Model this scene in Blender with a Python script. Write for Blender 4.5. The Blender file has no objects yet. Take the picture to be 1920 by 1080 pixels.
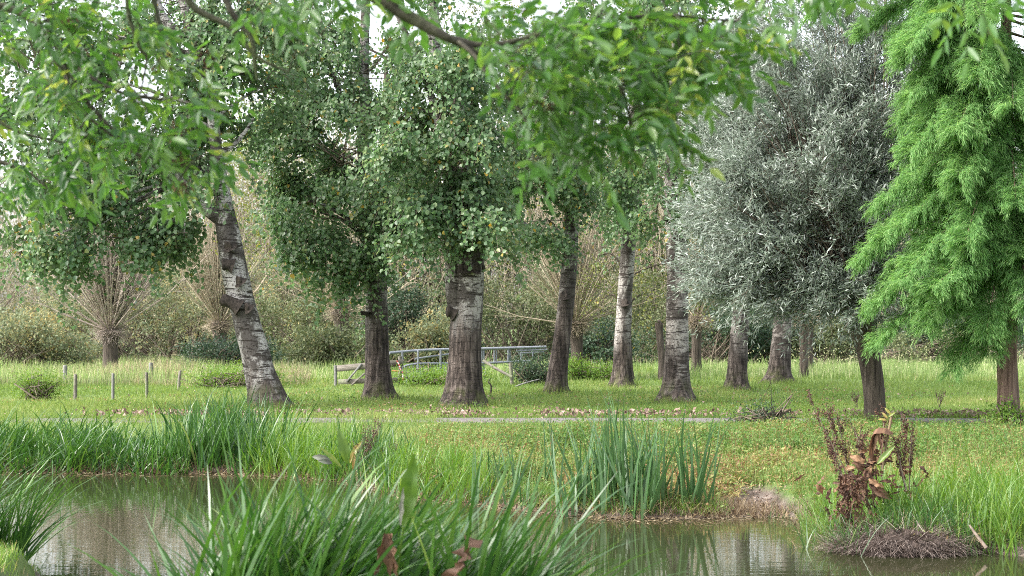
import bpy, math
import numpy as np
from mathutils import Vector

# ------------------------------------------------------------------ scene, helpers
scene = bpy.context.scene
COL = scene.collection
F = 3200.0                      # focal length in photo pixels (60 mm on 36 mm, 1920 px wide)
CX, HY = 960.0, 615.0           # principal column, horizon row
EYE = 1.8
ZW = -0.40                      # water level
R = math.radians
UP = np.array([0., 0., 1.])


def at(px, py, Y):
    return np.array([(px - CX) / F * Y, Y, EYE - (py - HY) / F * Y])


def unit(v):
    v = np.asarray(v, float)
    return v / np.maximum(np.linalg.norm(v, axis=-1, keepdims=True), 1e-9)


class Geo:
    """collects quads / tris, then links them as ONE mesh object"""
    def __init__(self):
        self.v, self.q, self.t, self.rq, self.rt, self.n = [], [], [], [], [], 0

    def add(self, V, Fc, rnd=None):
        V = np.asarray(V, float).reshape(-1, 3)
        Fc = np.asarray(Fc, int)
        if rnd is None:
            rnd = np.full(len(Fc), .5)
        rnd = np.broadcast_to(np.asarray(rnd, float), (len(Fc),))
        if Fc.shape[1] == 4:
            self.q.append(Fc + self.n); self.rq.append(rnd)
        else:
            self.t.append(Fc + self.n); self.rt.append(rnd)
        self.v.append(V); self.n += len(V)
        return self

    def build(self, name, mat, parent=None, smooth=False, attr=None):
        V = np.concatenate(self.v)
        loops, starts, rnd, s = [], [], [], 0
        for arr, rr, k in ((self.q, self.rq, 4), (self.t, self.rt, 3)):
            if arr:
                a = np.concatenate(arr)
                loops.append(a.ravel()); starts.append(s + np.arange(len(a)) * k)
                rnd.append(np.concatenate(rr)); s += len(a) * k
        loops = np.concatenate(loops); starts = np.concatenate(starts); rnd = np.concatenate(rnd)
        me = bpy.data.meshes.new(name)
        me.vertices.add(len(V)); me.vertices.foreach_set('co', V.astype(np.float32).ravel())
        me.loops.add(len(loops)); me.loops.foreach_set('vertex_index', loops.astype(np.int32))
        me.polygons.add(len(starts)); me.polygons.foreach_set('loop_start', starts.astype(np.int32))
        at_ = me.attributes.new('rnd', 'FLOAT', 'FACE'); at_.data.foreach_set('value', rnd.astype(np.float32))
        if attr:
            for nm, vals in attr.items():
                a_ = me.attributes.new(nm, 'FLOAT', 'POINT'); a_.data.foreach_set('value', np.asarray(vals, np.float32))
        me.update(calc_edges=True)
        if smooth:
            me.polygons.foreach_set('use_smooth', np.ones(len(starts), bool))
        if mat is not None:
            me.materials.append(mat)
        o = bpy.data.objects.new(name, me); COL.objects.link(o)
        if parent is not None:
            o.parent = parent
            o.location = (-parent.location[0], -parent.location[1], -parent.location[2])
        return o


def thing(name, label, cat, loc=(0, 0, 0), group=None):
    o = bpy.data.objects.new(name, None); COL.objects.link(o)
    o.location = tuple(float(c) for c in loc); o.empty_display_size = .2
    o['label'] = label; o['category'] = cat
    if group:
        o['group'] = group
    return o


def tag(o, label=None, cat=None, group=None, kind=None):
    for k, v in (('label', label), ('category', cat), ('group', group), ('kind', kind)):
        if v:
            o[k] = v
    return o


# ------------------------------------------------------------------ geometry generators
def spline(pts, n):
    """Catmull-Rom resampling of a polyline with columns x, y, z, radius"""
    P = np.asarray(pts, float)
    if len(P) == 2:
        return P[0] + np.linspace(0, 1, n)[:, None] * (P[1] - P[0])
    Q = np.vstack([2 * P[0] - P[1], P, 2 * P[-1] - P[-2]])
    u = np.linspace(0, len(P) - 1 - 1e-6, n); i = u.astype(int); t = (u - i)[:, None]
    a, b, c, d = Q[i], Q[i + 1], Q[i + 2], Q[i + 3]
    return .5 * (2 * b + (c - a) * t + (2 * a - 5 * b + 4 * c - d) * t ** 2 + (3 * b - a - 3 * c + d) * t ** 3)


def tube(g, P, rad, seg=8, rough=0., rng=None, cap=True, rnd=.5, flare=0.):
    P = np.asarray(P, float); n = len(P); rad = np.broadcast_to(np.asarray(rad, float), (n,))
    T = unit(np.gradient(P, axis=0))
    ref = np.where(np.abs(T[:, 2:3]) > .9, np.array([[1., 0, 0]]), np.array([[0, 0, 1.]]))
    A = unit(np.cross(ref, T)); B = np.cross(T, A)
    th = np.arange(seg) / seg * 2 * math.pi
    k = np.ones((n, seg))
    if rough and rng is not None:
        s = np.concatenate([[0], np.cumsum(np.linalg.norm(np.diff(P, axis=0), axis=1))])[:, None]
        for f in range(1, 7):
            k += rough / f ** .5 * np.sin(f * th[None] + rng.uniform(0, 6.3) + rng.normal() * 2. * s) * np.sin(rng.uniform(.5, 4) * s + rng.uniform(0, 6.3))
    if flare:
        s = np.concatenate([[0], np.cumsum(np.linalg.norm(np.diff(P, axis=0), axis=1))])[:, None]
        ph = rng.uniform(0, 6.3, 3)
        k += flare * np.exp(-s / .28) * (.55 + .25 * np.sin(5 * th[None] + ph[0]) + .25 * np.sin(3 * th[None] + ph[1]) + .12 * np.sin(8 * th[None] + ph[2]))
    V = P[:, None] + (rad[:, None] * k)[..., None] * (np.cos(th)[None, :, None] * A[:, None] + np.sin(th)[None, :, None] * B[:, None])
    i = np.arange(n - 1)[:, None] * seg; j = np.arange(seg)[None]; j2 = (j + 1) % seg
    Fc = np.stack([i + j, i + j2, i + seg + j2, i + seg + j], -1).reshape(-1, 4)
    V = V.reshape(-1, 3)
    g.add(V, Fc, rnd)
    if cap:
        for row, c, fl in ((0, P[0], 1), (n - 1, P[-1], 0)):
            ring = V[row * seg:(row + 1) * seg]
            jj = np.arange(seg); j3 = (jj + 1) % seg
            tri = np.stack([np.full(seg, seg), jj, j3], -1)
            if fl:
                tri = tri[:, ::-1]
            g.add(np.vstack([ring, c]), tri, rnd)


def thin_tubes(g, starts, ends, r0, r1, bend=None, rnd=None):
    """many 3-sided twigs at once; bend = per-twig offset of the middle"""
    S, E = np.asarray(starts, float), np.asarray(ends, float); n = len(S)
    if n == 0:
        return
    M = (S + E) / 2 + (0 if bend is None else bend)
    D = unit(E - S); ref = np.where(np.abs(D[:, 2:3]) > .9, np.array([[1., 0, 0]]), np.array([[0, 0, 1.]]))
    A = unit(np.cross(ref, D)); B = np.cross(D, A)
    r0 = np.broadcast_to(r0, (n,)); r1 = np.broadcast_to(r1, (n,))
    rings = []
    for c, r in ((S, r0), (M, (r0 + r1) / 2), (E, r1)):
        for a in (0, 2.094, 4.189):
            rings.append(c + r[:, None] * (math.cos(a) * A + math.sin(a) * B))
    V = np.stack(rings, 1)
    base = np.arange(n)[:, None] * 9
    fc = []
    for ring in (0, 3):
        for j in range(3):
            j2 = (j + 1) % 3
            fc.append(np.stack([base[:, 0] + ring + j, base[:, 0] + ring + j2, base[:, 0] + ring + 3 + j2, base[:, 0] + ring + 3 + j], -1))
    Fc = np.stack(fc, 1).reshape(-1, 4)
    rr = None if rnd is None else np.repeat(np.broadcast_to(rnd, (n,)), 6)
    g.add(V.reshape(-1, 3), Fc, rr)


def leaves(g, P, D, N, L, W, rnd, hexa=False, fold=.15, droop=.0):
    """leaf blades: P base, D axis, N rough normal, L/W sizes"""
    P, D, N = np.asarray(P, float), unit(D), unit(N); n = len(P)
    if n == 0:
        return
    S = unit(np.cross(D, N)); N = np.cross(S, D)
    L = np.broadcast_to(np.asarray(L, float), (n,))[:, None]; W = np.broadcast_to(np.asarray(W, float), (n,))[:, None]
    rnd = np.broadcast_to(np.asarray(rnd, float), (n,))
    if not hexa:
        V = np.stack([P, P + D * L * .45 + S * W * .5 + N * W * fold, P + D * L - N * L * droop, P + D * L * .45 - S * W * .5 + N * W * fold], 1)
        Fc = np.arange(n)[:, None] * 4 + np.array([[0, 1, 2, 3]])
        g.add(V.reshape(-1, 3), Fc, rnd)
    else:
        V = np.stack([P, P + D * L * .28 + S * W * .48 + N * W * fold, P + D * L * .68 + S * W * .38 + N * (W * fold - L * droop * .4),
                      P + D * L - N * L * droop, P + D * L * .68 - S * W * .38 + N * (W * fold - L * droop * .4), P + D * L * .28 - S * W * .48 + N * W * fold], 1)
        b = np.arange(n)[:, None] * 6
        g.add(V.reshape(-1, 3), np.stack([b + np.array([[0, 1, 2, 3]]), b + np.array([[0, 3, 4, 5]])], 1).reshape(-1, 4), np.repeat(rnd, 2))


def blades(g, P, L, W, az, th0, kap, nseg, rnd, rng, kink=None, pw=.8, twist=.6):
    """grass / iris / sedge blades as tapering curved ribbons"""
    P = np.asarray(P, float); n = len(P)
    bc = lambda a: np.broadcast_to(np.asarray(a, float), (n,))
    L, W, az, th0, kap, rnd = map(bc, (L, W, az, th0, kap, rnd))
    H = np.stack([np.cos(az), np.sin(az), np.zeros(n)], 1)
    fa = az + math.pi / 2 + rng.normal(0, twist, n)
    S = np.stack([np.cos(fa), np.sin(fa), np.zeros(n)], 1)
    pos = P.copy(); rows = []
    for k in range(nseg + 1):
        t = k / nseg
        w = W * np.clip((1 - t) ** pw, .02, 1) * (.72 + .28 * min(1, t * 4))
        rows.append(pos - S * w[:, None] / 2); rows.append(pos + S * w[:, None] / 2)
        th = th0 + kap * t * t
        if kink is not None:
            th = th + np.where(t > kink, 1.7, 0.)
        ds = (L / nseg)[:, None]
        pos = pos + ds * (np.sin(th)[:, None] * H + np.cos(th)[:, None] * UP)
    V = np.stack(rows, 1)
    b = np.arange(n)[:, None, None] * (2 * (nseg + 1)); k = np.arange(nseg)[None, :, None] * 2
    Fc = (b + k + np.array([0, 1, 3, 2])[None, None]).reshape(-1, 4)
    g.add(V.reshape(-1, 3), Fc, np.repeat(rnd, nseg))


def rdir(rng, n):
    return unit(rng.normal(size=(n, 3)))


def in_ellipsoid(rng, n, c, r, shell=.5):
    d = rdir(rng, n); q = rng.uniform(0, 1, n) ** (1 / 3) * (1 - shell) + shell * rng.uniform(.75, 1, n)
    return np.asarray(c) + d * q[:, None] * np.asarray(r), d


def clusters(rng, n, c, r, per=8, size=(.26, .52), flat=.5):
    """n points gathered in bough-sized, flattened clusters inside an ellipsoid"""
    k = max(2, n // per); S, d = in_ellipsoid(rng, k, c, r, .35); i = rng.integers(0, k, n)
    q = rng.uniform(*size, k)[i][:, None] * np.minimum(1, np.asarray(r) / .5); dd = rdir(rng, n) * rng.uniform(0, 1, n)[:, None] ** .5
    P = S[i] + dd * q * np.array([1.15, 1.15, flat]); return P, unit(d[i] * .6 + dd * .6)


def sm(a, b, x):
    t = np.clip((x - a) / (b - a), 0, 1)
    return t * t * (3 - 2 * t)


def vnoise(x, y, sc, seed=0):
    """cheap smooth value noise"""
    x = np.asarray(x, float) * sc + 100; y = np.asarray(y, float) * sc + 100
    xi, yi = np.floor(x).astype(np.int64), np.floor(y).astype(np.int64)
    fx, fy = x - xi, y - yi; fx = fx * fx * (3 - 2 * fx); fy = fy * fy * (3 - 2 * fy)
    def h(a, b):
        k = (a * 374761393 + b * 668265263 + seed * 974711) & 0x7fffffff
        k = ((k ^ (k >> 13)) * 1274126177) & 0x7fffffff
        return ((k ^ (k >> 16)) & 0xffff) / 65535.
    return (h(xi, yi) * (1 - fx) + h(xi + 1, yi) * fx) * (1 - fy) + (h(xi, yi + 1) * (1 - fx) + h(xi + 1, yi + 1) * fx) * fy


# ------------------------------------------------------------------ materials
def new_mat(name):
    m = bpy.data.materials.new(name); m.use_nodes = True
    nt = m.node_tree; nt.nodes.clear()
    return m, nt, nt.nodes, nt.links


def ramp(nd, stops, interp='LINEAR'):
    r = nd.new('ShaderNodeValToRGB'); r.color_ramp.interpolation = interp
    e = r.color_ramp.elements
    while len(e) < len(stops):
        e.new(.5)
    for el, (p, c) in zip(e, stops):
        el.position = p; el.color = (c[0], c[1], c[2], 1) if hasattr(c, '__len__') else (c, c, c, 1)
    return r


def leaf_mat(name, stops, rough=.5, spec=.4, transl=.35, back=None, tcol=1.5, clump=0., cl_scale=.6):
    m, nt, nd, lk = new_mat(name)
    out = nd.new('ShaderNodeOutputMaterial'); a = nd.new('ShaderNodeAttribute'); a.attribute_name = 'rnd'
    r = ramp(nd, stops)
    fac = a.outputs['Fac']
    if clump:
        tc = nd.new('ShaderNodeTexCoord'); nz = nd.new('ShaderNodeTexNoise'); nz.inputs['Scale'].default_value = cl_scale
        nz.inputs['Detail'].default_value = 3
        lk.new(tc.outputs['Object'], nz.inputs['Vector'])
        mp = nd.new('ShaderNodeMath'); mp.operation = 'MULTIPLY_ADD'
        lk.new(nz.outputs['Fac'], mp.inputs[0]); mp.inputs[1].default_value = clump; mp.inputs[2].default_value = -clump / 2
        ad = nd.new('ShaderNodeMath'); ad.operation = 'ADD'; ad.use_clamp = True
        lk.new(fac, ad.inputs[0]); lk.new(mp.outputs[0], ad.inputs[1]); fac = ad.outputs[0]
    lk.new(fac, r.inputs['Fac'])
    colr = r.outputs['Color']
    if back is not None:
        ge = nd.new('ShaderNodeNewGeometry'); mx = nd.new('ShaderNodeMix'); mx.data_type = 'RGBA'
        lk.new(ge.outputs['Backfacing'], mx.inputs['Factor']); lk.new(colr, mx.inputs['A'])
        mx.inputs['B'].default_value = (*back, 1); colr = mx.outputs['Result']
    p = nd.new('ShaderNodeBsdfPrincipled'); lk.new(colr, p.inputs['Base Color'])
    p.inputs['Roughness'].default_value = rough; p.inputs['Specular IOR Level'].default_value = spec
    t = nd.new('ShaderNodeBsdfTranslucent')
    hs = nd.new('ShaderNodeHueSaturation'); hs.inputs['Hue'].default_value = .485; hs.inputs['Saturation'].default_value = 1.15; hs.inputs['Value'].default_value = tcol
    lk.new(r.outputs['Color'], hs.inputs['Color']); lk.new(hs.outputs['Color'], t.inputs['Color'])
    ms = nd.new('ShaderNodeMixShader'); ms.inputs[0].default_value = transl
    lk.new(p.outputs[0], ms.inputs[1]); lk.new(t.outputs[0], ms.inputs[2]); lk.new(ms.outputs[0], out.inputs[0])
    return m


def wood_mat(name, c1, c2, scale=(12, 12, 1.5), bump=.5, rough=.85, c3=None):
    m, nt, nd, lk = new_mat(name)
    out = nd.new('ShaderNodeOutputMaterial'); tc = nd.new('ShaderNodeTexCoord'); mp = nd.new('ShaderNodeMapping')
    mp.inputs['Scale'].default_value = scale; lk.new(tc.outputs['Object'], mp.inputs['Vector'])
    nz = nd.new('ShaderNodeTexNoise'); nz.inputs['Scale'].default_value = 1; nz.inputs['Detail'].default_value = 6; nz.inputs['Roughness'].default_value = .65
    lk.new(mp.outputs[0], nz.inputs['Vector'])
    r = ramp(nd, [(.32, c1), (.5, tuple((a + b) / 2 for a, b in zip(c1, c2))), (.68, c2)])
    lk.new(nz.outputs['Fac'], r.inputs['Fac']); colr = r.outputs['Color']
    if c3 is not None:
        n2 = nd.new('ShaderNodeTexNoise'); n2.inputs['Scale'].default_value = 2.2; n2.inputs['Detail'].default_value = 4
        lk.new(tc.outputs['Object'], n2.inputs['Vector'])
        r2 = ramp(nd, [(.5, 0), (.62, 1)]); lk.new(n2.outputs['Fac'], r2.inputs['Fac'])
        mx = nd.new('ShaderNodeMix'); mx.data_type = 'RGBA'; lk.new(r2.outputs['Color'], mx.inputs['Factor'])
        lk.new(colr, mx.inputs['A']); mx.inputs['B'].default_value = (*c3, 1); colr = mx.outputs['Result']
    p = nd.new('ShaderNodeBsdfPrincipled'); lk.new(colr, p.inputs['Base Color']); p.inputs['Roughness'].default_value = rough
    p.inputs['Specular IOR Level'].default_value = .2
    b = nd.new('ShaderNodeBump'); b.inputs['Strength'].default_value = bump; b.inputs['Distance'].default_value = .03
    lk.new(nz.outputs['Fac'], b.inputs['Height']); lk.new(b.outputs[0], p.inputs['Normal'])
    lk.new(p.outputs[0], out.inputs[0])
    return m


def poplar_bark(name, turn=1.5, dark=.5, light=(.41, .385, .36), damp=None):
    """white poplar: pale bark with black horizontal cracks above, dark furrowed bark below; 'turn' = height of the change"""
    m, nt, nd, lk = new_mat(name)
    out = nd.new('ShaderNodeOutputMaterial'); tc = nd.new('ShaderNodeTexCoord')
    def noise(scale, det=5, rough=.6, dist=0., src=None):
        mp = nd.new('ShaderNodeMapping'); mp.inputs['Scale'].default_value = scale
        lk.new(tc.outputs['Object'], mp.inputs['Vector'])
        n = nd.new('ShaderNodeTexNoise'); n.inputs['Scale'].default_value = 1; n.inputs['Detail'].default_value = det
        n.inputs['Roughness'].default_value = rough; n.inputs['Distortion'].default_value = dist
        lk.new(mp.outputs[0], n.inputs['Vector']); return n.outputs['Fac']
    def mixc(f, a, b):
        x = nd.new('ShaderNodeMix'); x.data_type = 'RGBA'
        lk.new(f, x.inputs['Factor'])
        for s, k in ((a, 'A'), (b, 'B')):
            if isinstance(s, tuple): x.inputs[k].default_value = (*s, 1)
            else: lk.new(s, x.inputs[k])
        return x.outputs['Result']
    def math_(op, a, b, c=None, clamp=False):
        x = nd.new('ShaderNodeMath'); x.operation = op; x.use_clamp = clamp
        for i, s in enumerate((a, b, c)):
            if s is None: continue
            if isinstance(s, (int, float)): x.inputs[i].default_value = s
            else: lk.new(s, x.inputs[i])
        return x.outputs[0]
    def rp(f, stops):
        r = ramp(nd, stops); lk.new(f, r.inputs['Fac']); return r.outputs['Color']
    base = rp(noise((5, 5, 3), 6, .7), [(.3, tuple(c * .55 for c in light)), (.5, tuple(c * .85 for c in light)), (.7, light)])
    speck = rp(noise((24, 24, 30), 5, .7), [(.52, 0), (.59, 1)])
    base = mixc(speck, base, (.075, .062, .052))
    bands = rp(noise((2.2, 2.2, 15), 4, .6, .8), [(.555, 0), (.615, 1)])
    base = mixc(bands, base, (.035, .028, .024))
    vo = nd.new('ShaderNodeTexVoronoi'); vo.inputs['Scale'].default_value = 1.; vm = nd.new('ShaderNodeMapping'); vm.inputs['Scale'].default_value = (2.1, 2.1, 1.25)
    lk.new(tc.outputs['Object'], vm.inputs['Vector']); lk.new(vm.outputs[0], vo.inputs['Vector'])
    scar = rp(math_('MULTIPLY_ADD', noise((7, 7, 7), 4), .22, vo.outputs['Distance']), [(.24, 1), (.33, 0)])
    base = mixc(math_('MULTIPLY', scar, .92), base, (.028, .022, .018))
    patch = rp(noise((1.7, 1.7, 1.1), 6, .72, .5), [(.53 - .14 * dark, 0), (.59 - .10 * dark, 1)])
    base = mixc(math_('MULTIPLY', patch, .88), base, (.040, .032, .027))
    fur = noise((13, 13, 1.7), 5, .62, .35)
    low = rp(fur, [(.38, (.016, .012, .010)), (.52, (.060, .046, .039)), (.68, (.165, .135, .118))])
    sep = nd.new('ShaderNodeSeparateXYZ'); lk.new(tc.outputs['Object'], sep.inputs[0])
    zz = math_('MULTIPLY_ADD', noise((3, 3, 1.2), 4), -2.2, sep.outputs['Z'])
    hi = nd.new('ShaderNodeMapRange'); hi.inputs['From Min'].default_value = turn - 1.75; hi.inputs['From Max'].default_value = turn - .25
    hi.interpolation_type = 'SMOOTHSTEP'; lk.new(zz, hi.inputs['Value'])
    colr = mixc(hi.outputs[0], low, base)
    moss = math_('MULTIPLY', rp(noise((4, 4, 3), 4), [(.45, 0), (.62, 1)]), math_('SUBTRACT', 1., math_('MULTIPLY', sep.outputs['Z'], 1.6, None, True), None, True))
    colr = mixc(moss, colr, (.075, .085, .025))
    p = nd.new('ShaderNodeBsdfPrincipled'); lk.new(colr, p.inputs['Base Color']); p.inputs['Roughness'].default_value = .85
    p.inputs['Specular IOR Level'].default_value = .25
    hgt = math_('MULTIPLY_ADD', math_('SUBTRACT', 1., hi.outputs[0]), fur, math_('MULTIPLY', bands, -.35))
    b = nd.new('ShaderNodeBump'); b.inputs['Strength'].default_value = .9; b.inputs['Distance'].default_value = .06
    lk.new(hgt, b.inputs['Height']); lk.new(b.outputs[0], p.inputs['Normal'])
    lk.new(p.outputs[0], out.inputs[0])
    return m


def plain_mat(name, c, rough=.6, metal=0., spec=.4, var=.25, scale=6.):
    m, nt, nd, lk = new_mat(name)
    out = nd.new('ShaderNodeOutputMaterial'); tc = nd.new('ShaderNodeTexCoord'); nz = nd.new('ShaderNodeTexNoise')
    nz.inputs['Scale'].default_value = scale; nz.inputs['Detail'].default_value = 5; lk.new(tc.outputs['Object'], nz.inputs['Vector'])
    r = ramp(nd, [(.3, tuple(x * (1 - var) for x in c)), (.7, tuple(min(1, x * (1 + var)) for x in c))]); lk.new(nz.outputs['Fac'], r.inputs['Fac'])
    p = nd.new('ShaderNodeBsdfPrincipled'); lk.new(r.outputs['Color'], p.inputs['Base Color'])
    p.inputs['Roughness'].default_value = rough; p.inputs['Metallic'].default_value = metal; p.inputs['Specular IOR Level'].default_value = spec
    lk.new(p.outputs[0], out.inputs[0])
    return m


M = {}
M['poplar_leaf'] = leaf_mat('poplar_leaf', [(0, (.048, .105, .042)), (.45, (.105, .190, .080)), (.86, (.20, .275, .145)), (.93, (.22, .24, .08)), (1, (.46, .32, .07))], .42, .55, .46, back=(.145, .195, .11), clump=.3)
M['poplar_leaf_yellow'] = leaf_mat('poplar_leaf_yellow', [(0, (.06, .09, .022)), (.5, (.12, .15, .035)), (.9, (.22, .23, .05)), (1, (.42, .30, .06))], .5, .4, .4, back=(.16, .19, .10))
M['willow_leaf'] = leaf_mat('willow_leaf', [(0, (.065, .098, .066)), (.5, (.165, .205, .158)), (1, (.38, .43, .37))], .40, .5, .25, back=(.40, .44, .40), clump=.5)
M['cypress_leaf'] = leaf_mat('cypress_leaf', [(0, (.062, .160, .048)), (.5, (.145, .290, .092)), (1, (.30, .44, .17))], .55, .3, .5, clump=.3, tcol=1.5)
M['ash_leaf'] = leaf_mat('ash_leaf', [(0, (.028, .085, .018)), (.5, (.062, .145, .032)), (.9, (.14, .225, .050)), (1, (.27, .31, .08))], .32, .65, .46, back=(.085, .17, .06), tcol=2.0)
M['shrub_leaf'] = leaf_mat('shrub_leaf', [(0, (.055, .080, .034)), (.5, (.110, .135, .062)), (.85, (.18, .195, .095)), (1, (.28, .24, .11))], .6, .3, .3, clump=.6)
M['olive_leaf'] = leaf_mat('olive_leaf', [(0, (.09, .11, .06)), (.5, (.17, .19, .115)), (.85, (.29, .28, .19)), (1, (.42, .37, .26))], .65, .25, .35, clump=.5)
M['dark_shrub_leaf'] = leaf_mat('dark_shrub_leaf', [(0, (.018, .042, .022)), (.6, (.045, .082, .042)), (1, (.10, .14, .07))], .5, .4, .25, clump=.5)
M['pale_leaf'] = leaf_mat('pale_leaf', [(0, (.12, .16, .09)), (.5, (.20, .23, .13)), (1, (.38, .30, .12))], .6, .3, .35, clump=.4)
M['bright_leaf'] = leaf_mat('bright_leaf', [(0, (.07, .15, .025)), (.6, (.13, .23, .04)), (1, (.24, .32, .07))], .55, .3, .4, clump=.3)
M['meadow'] = leaf_mat('meadow', [(0, (.085, .145, .034)), (.5, (.150, .225, .058)), (.85, (.235, .285, .095)), (1, (.36, .31, .16))], .6, .25, .4, clump=.5, cl_scale=.45)
M['tall_grass'] = leaf_mat('tall_grass', [(0, (.12, .21, .06)), (.5, (.24, .33, .12)), (1, (.54, .51, .32))], .6, .25, .4, clump=.4, cl_scale=.4)
M['sedge'] = leaf_mat('sedge', [(0, (.020, .068, .015)), (.5, (.045, .115, .024)), (.88, (.11, .21, .045)), (.95, (.22, .27, .09)), (1, (.48, .40, .20))], .36, .55, .3)
M['sedge_bright'] = leaf_mat('sedge_bright', [(0, (.06, .15, .022)), (.5, (.11, .21, .035)), (.9, (.20, .29, .07)), (1, (.46, .38, .18))], .42, .5, .38)
M['iris'] = leaf_mat('iris', [(0, (.030, .080, .025)), (.5, (.060, .130, .042)), (.85, (.10, .175, .08)), (1, (.24, .25, .10))], .4, .5, .25)
M['dry_blade'] = leaf_mat('dry_blade', [(0, (.085, .058, .036)), (.5, (.24, .18, .105)), (1, (.48, .41, .27))], .6, .3, .3)
M['weed'] = leaf_mat('weed', [(0, (.050, .120, .026)), (.4, (.095, .180, .036)), (.66, (.16, .22, .065)), (.82, (.26, .24, .085)), (.93, (.28, .18, .085)), (1, (.20, .10, .06))], .55, .3, .35, clump=.55, cl_scale=.5)
M['litter'] = leaf_mat('litter', [(0, (.07, .045, .032)), (.5, (.19, .13, .10)), (1, (.38, .29, .24))], .7, .2, .15)
M['seed'] = leaf_mat('seed', [(0, (.040, .020, .016)), (.6, (.085, .042, .030)), (1, (.16, .085, .05))], .7, .2, .1)
M['dock'] = leaf_mat('dock', [(0, (.045, .105, .020)), (.5, (.10, .17, .030)), (.8, (.22, .24, .05)), (1, (.34, .20, .08))], .4, .5, .4)
M['dead_leaf'] = leaf_mat('dead_leaf', [(0, (.05, .028, .02)), (.5, (.13, .07, .043)), (1, (.30, .18, .10))], .65, .3, .15)
M['grey_leaf'] = leaf_mat('grey_leaf', [(0, (.09, .10, .075)), (1, (.17, .17, .14))], .6, .3, .15)
M['root'] = leaf_mat('root', [(0, (.05, .036, .03)), (.5, (.145, .11, .094)), (1, (.36, .30, .26))], .8, .2, .05)
M['flower'] = leaf_mat('flower', [(0, (.6, .5, .5)), (1, (.85, .80, .80))], .6, .3, .3)
M['bark_dark'] = wood_mat('bark_dark', (.018, .014, .011), (.13, .105, .09), (16, 16, 1.8), .9)
M['bark_stub'] = wood_mat('bark_stub', (.012, .010, .008), (.075, .060, .050), (14, 14, 10), .9)
M['bark_red'] = wood_mat('bark_red', (.055, .032, .024), (.25, .17, .135), (20, 20, 1.2), .8)
M['bark_willow'] = wood_mat('bark_willow', (.022, .017, .014), (.13, .105, .085), (18, 18, 2.0), .95)
M['bark_ash'] = wood_mat('bark_ash', (.020, .018, .013), (.085, .078, .058), (30, 30, 30), .5, c3=(.055, .065, .03))
M['shoot'] = wood_mat('shoot', (.26, .21, .15), (.48, .41, .31), (6, 6, 3), .1)
M['shoot_pink'] = wood_mat('shoot_pink', (.24, .19, .155), (.50, .43, .375), (6, 6, 3), .1)
M['twig'] = wood_mat('twig', (.09, .07, .055), (.22, .18, .14), (9, 9, 9), .1)
M['post'] = wood_mat('post', (.10, .085, .07), (.27, .245, .22), (16, 16, 3), .5, c3=(.20, .20, .14))
M['post_pale'] = wood_mat('post_pale', (.13, .125, .12), (.25, .245, .235), (16, 16, 3), .4)
M['plank'] = wood_mat('plank', (.09, .08, .068), (.22, .20, .17), (4, 4, 22), .4, c3=(.17, .18, .12))
M['steel'] = plain_mat('steel', (.22, .235, .265), .45, .3, .5, .2)
M['steel_dark'] = plain_mat('steel_dark', (.22, .24, .28), .5, .3, .5, .3)
M['red'] = plain_mat('red', (.40, .06, .05), .6, 0, .3, .3)
M['rust'] = plain_mat('rust', (.42, .17, .07), .8, 0, .3, .3)
M['asphalt'] = plain_mat('asphalt', (.135, .124, .120), .95, 0, .2, .3, 9.)
M['carve'] = plain_mat('carve', (.05, .042, .036), .9, 0, .1, .2)


# ------------------------------------------------------------------ ground, water, path
FAR = np.array([(-60, 27.5), (-14, 26.6), (-7.8, 26.1), (-6.1, 25.8), (-4.1, 25.8), (-2.5, 24.7), (-1.4, 22.4), (-.4, 21.4), (.25, 20.4), (1.2, 19.7),
                (2.1, 19.7), (2.7, 19.9), (3.25, 19.8), (3.55, 17.2), (4.05, 16.5), (4.6, 16.8), (4.95, 16.4), (8, 15.2), (60, 14.)])
NEAR = np.array([(-60, 18), (-12, 17.6), (-5, 15.6), (-4.2, 15.3), (-3.95, 13.5), (-3.5, 10.3), (-1, 9.7), (2, 9.4), (8, 9.), (60, 9.)])


def far_y(x): return np.interp(x, FAR[:, 0], FAR[:, 1])
def near_y(x): return np.interp(x, NEAR[:, 0], NEAR[:, 1])


def gz(x, y):
    x = np.asarray(x, float); y = np.asarray(y, float)
    wob = .16 * (vnoise(x, y, 1.3, 3) - .5)
    df = y - far_y(x) + wob; dn = near_y(x) - y + wob
    # flat muddy beach between the iris clump and the mound
    beach = np.exp(-((x - 2.95) / .8) ** 4) * sm(2.4, .6, df)
    zf = .13 * sm(0, .45, df) * (1 - .85 * beach) + .24 * sm(.2, 5, df) * (1 - .3 * beach)
    zn = .30 * sm(0, .8, dn) + .10 * sm(.5, 4, dn)
    d = np.maximum(df, dn)
    z = ZW + np.where(df > dn, zf, zn) + np.where(d < 0, np.maximum(d * .35, -.8), 0)
    z = z + .05 * (vnoise(x, y, .5, 1) - .5) * sm(.5, 3, d) + .016 * (vnoise(x, y, 2.6, 2) - .5) * sm(-.3, .6, d)
    return z


def axis_grid(segs):
    a = []
    for s, e, st in segs:
        a.append(np.arange(s, e, st))
    a.append([segs[-1][1]])
    return np.concatenate(a)


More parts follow.
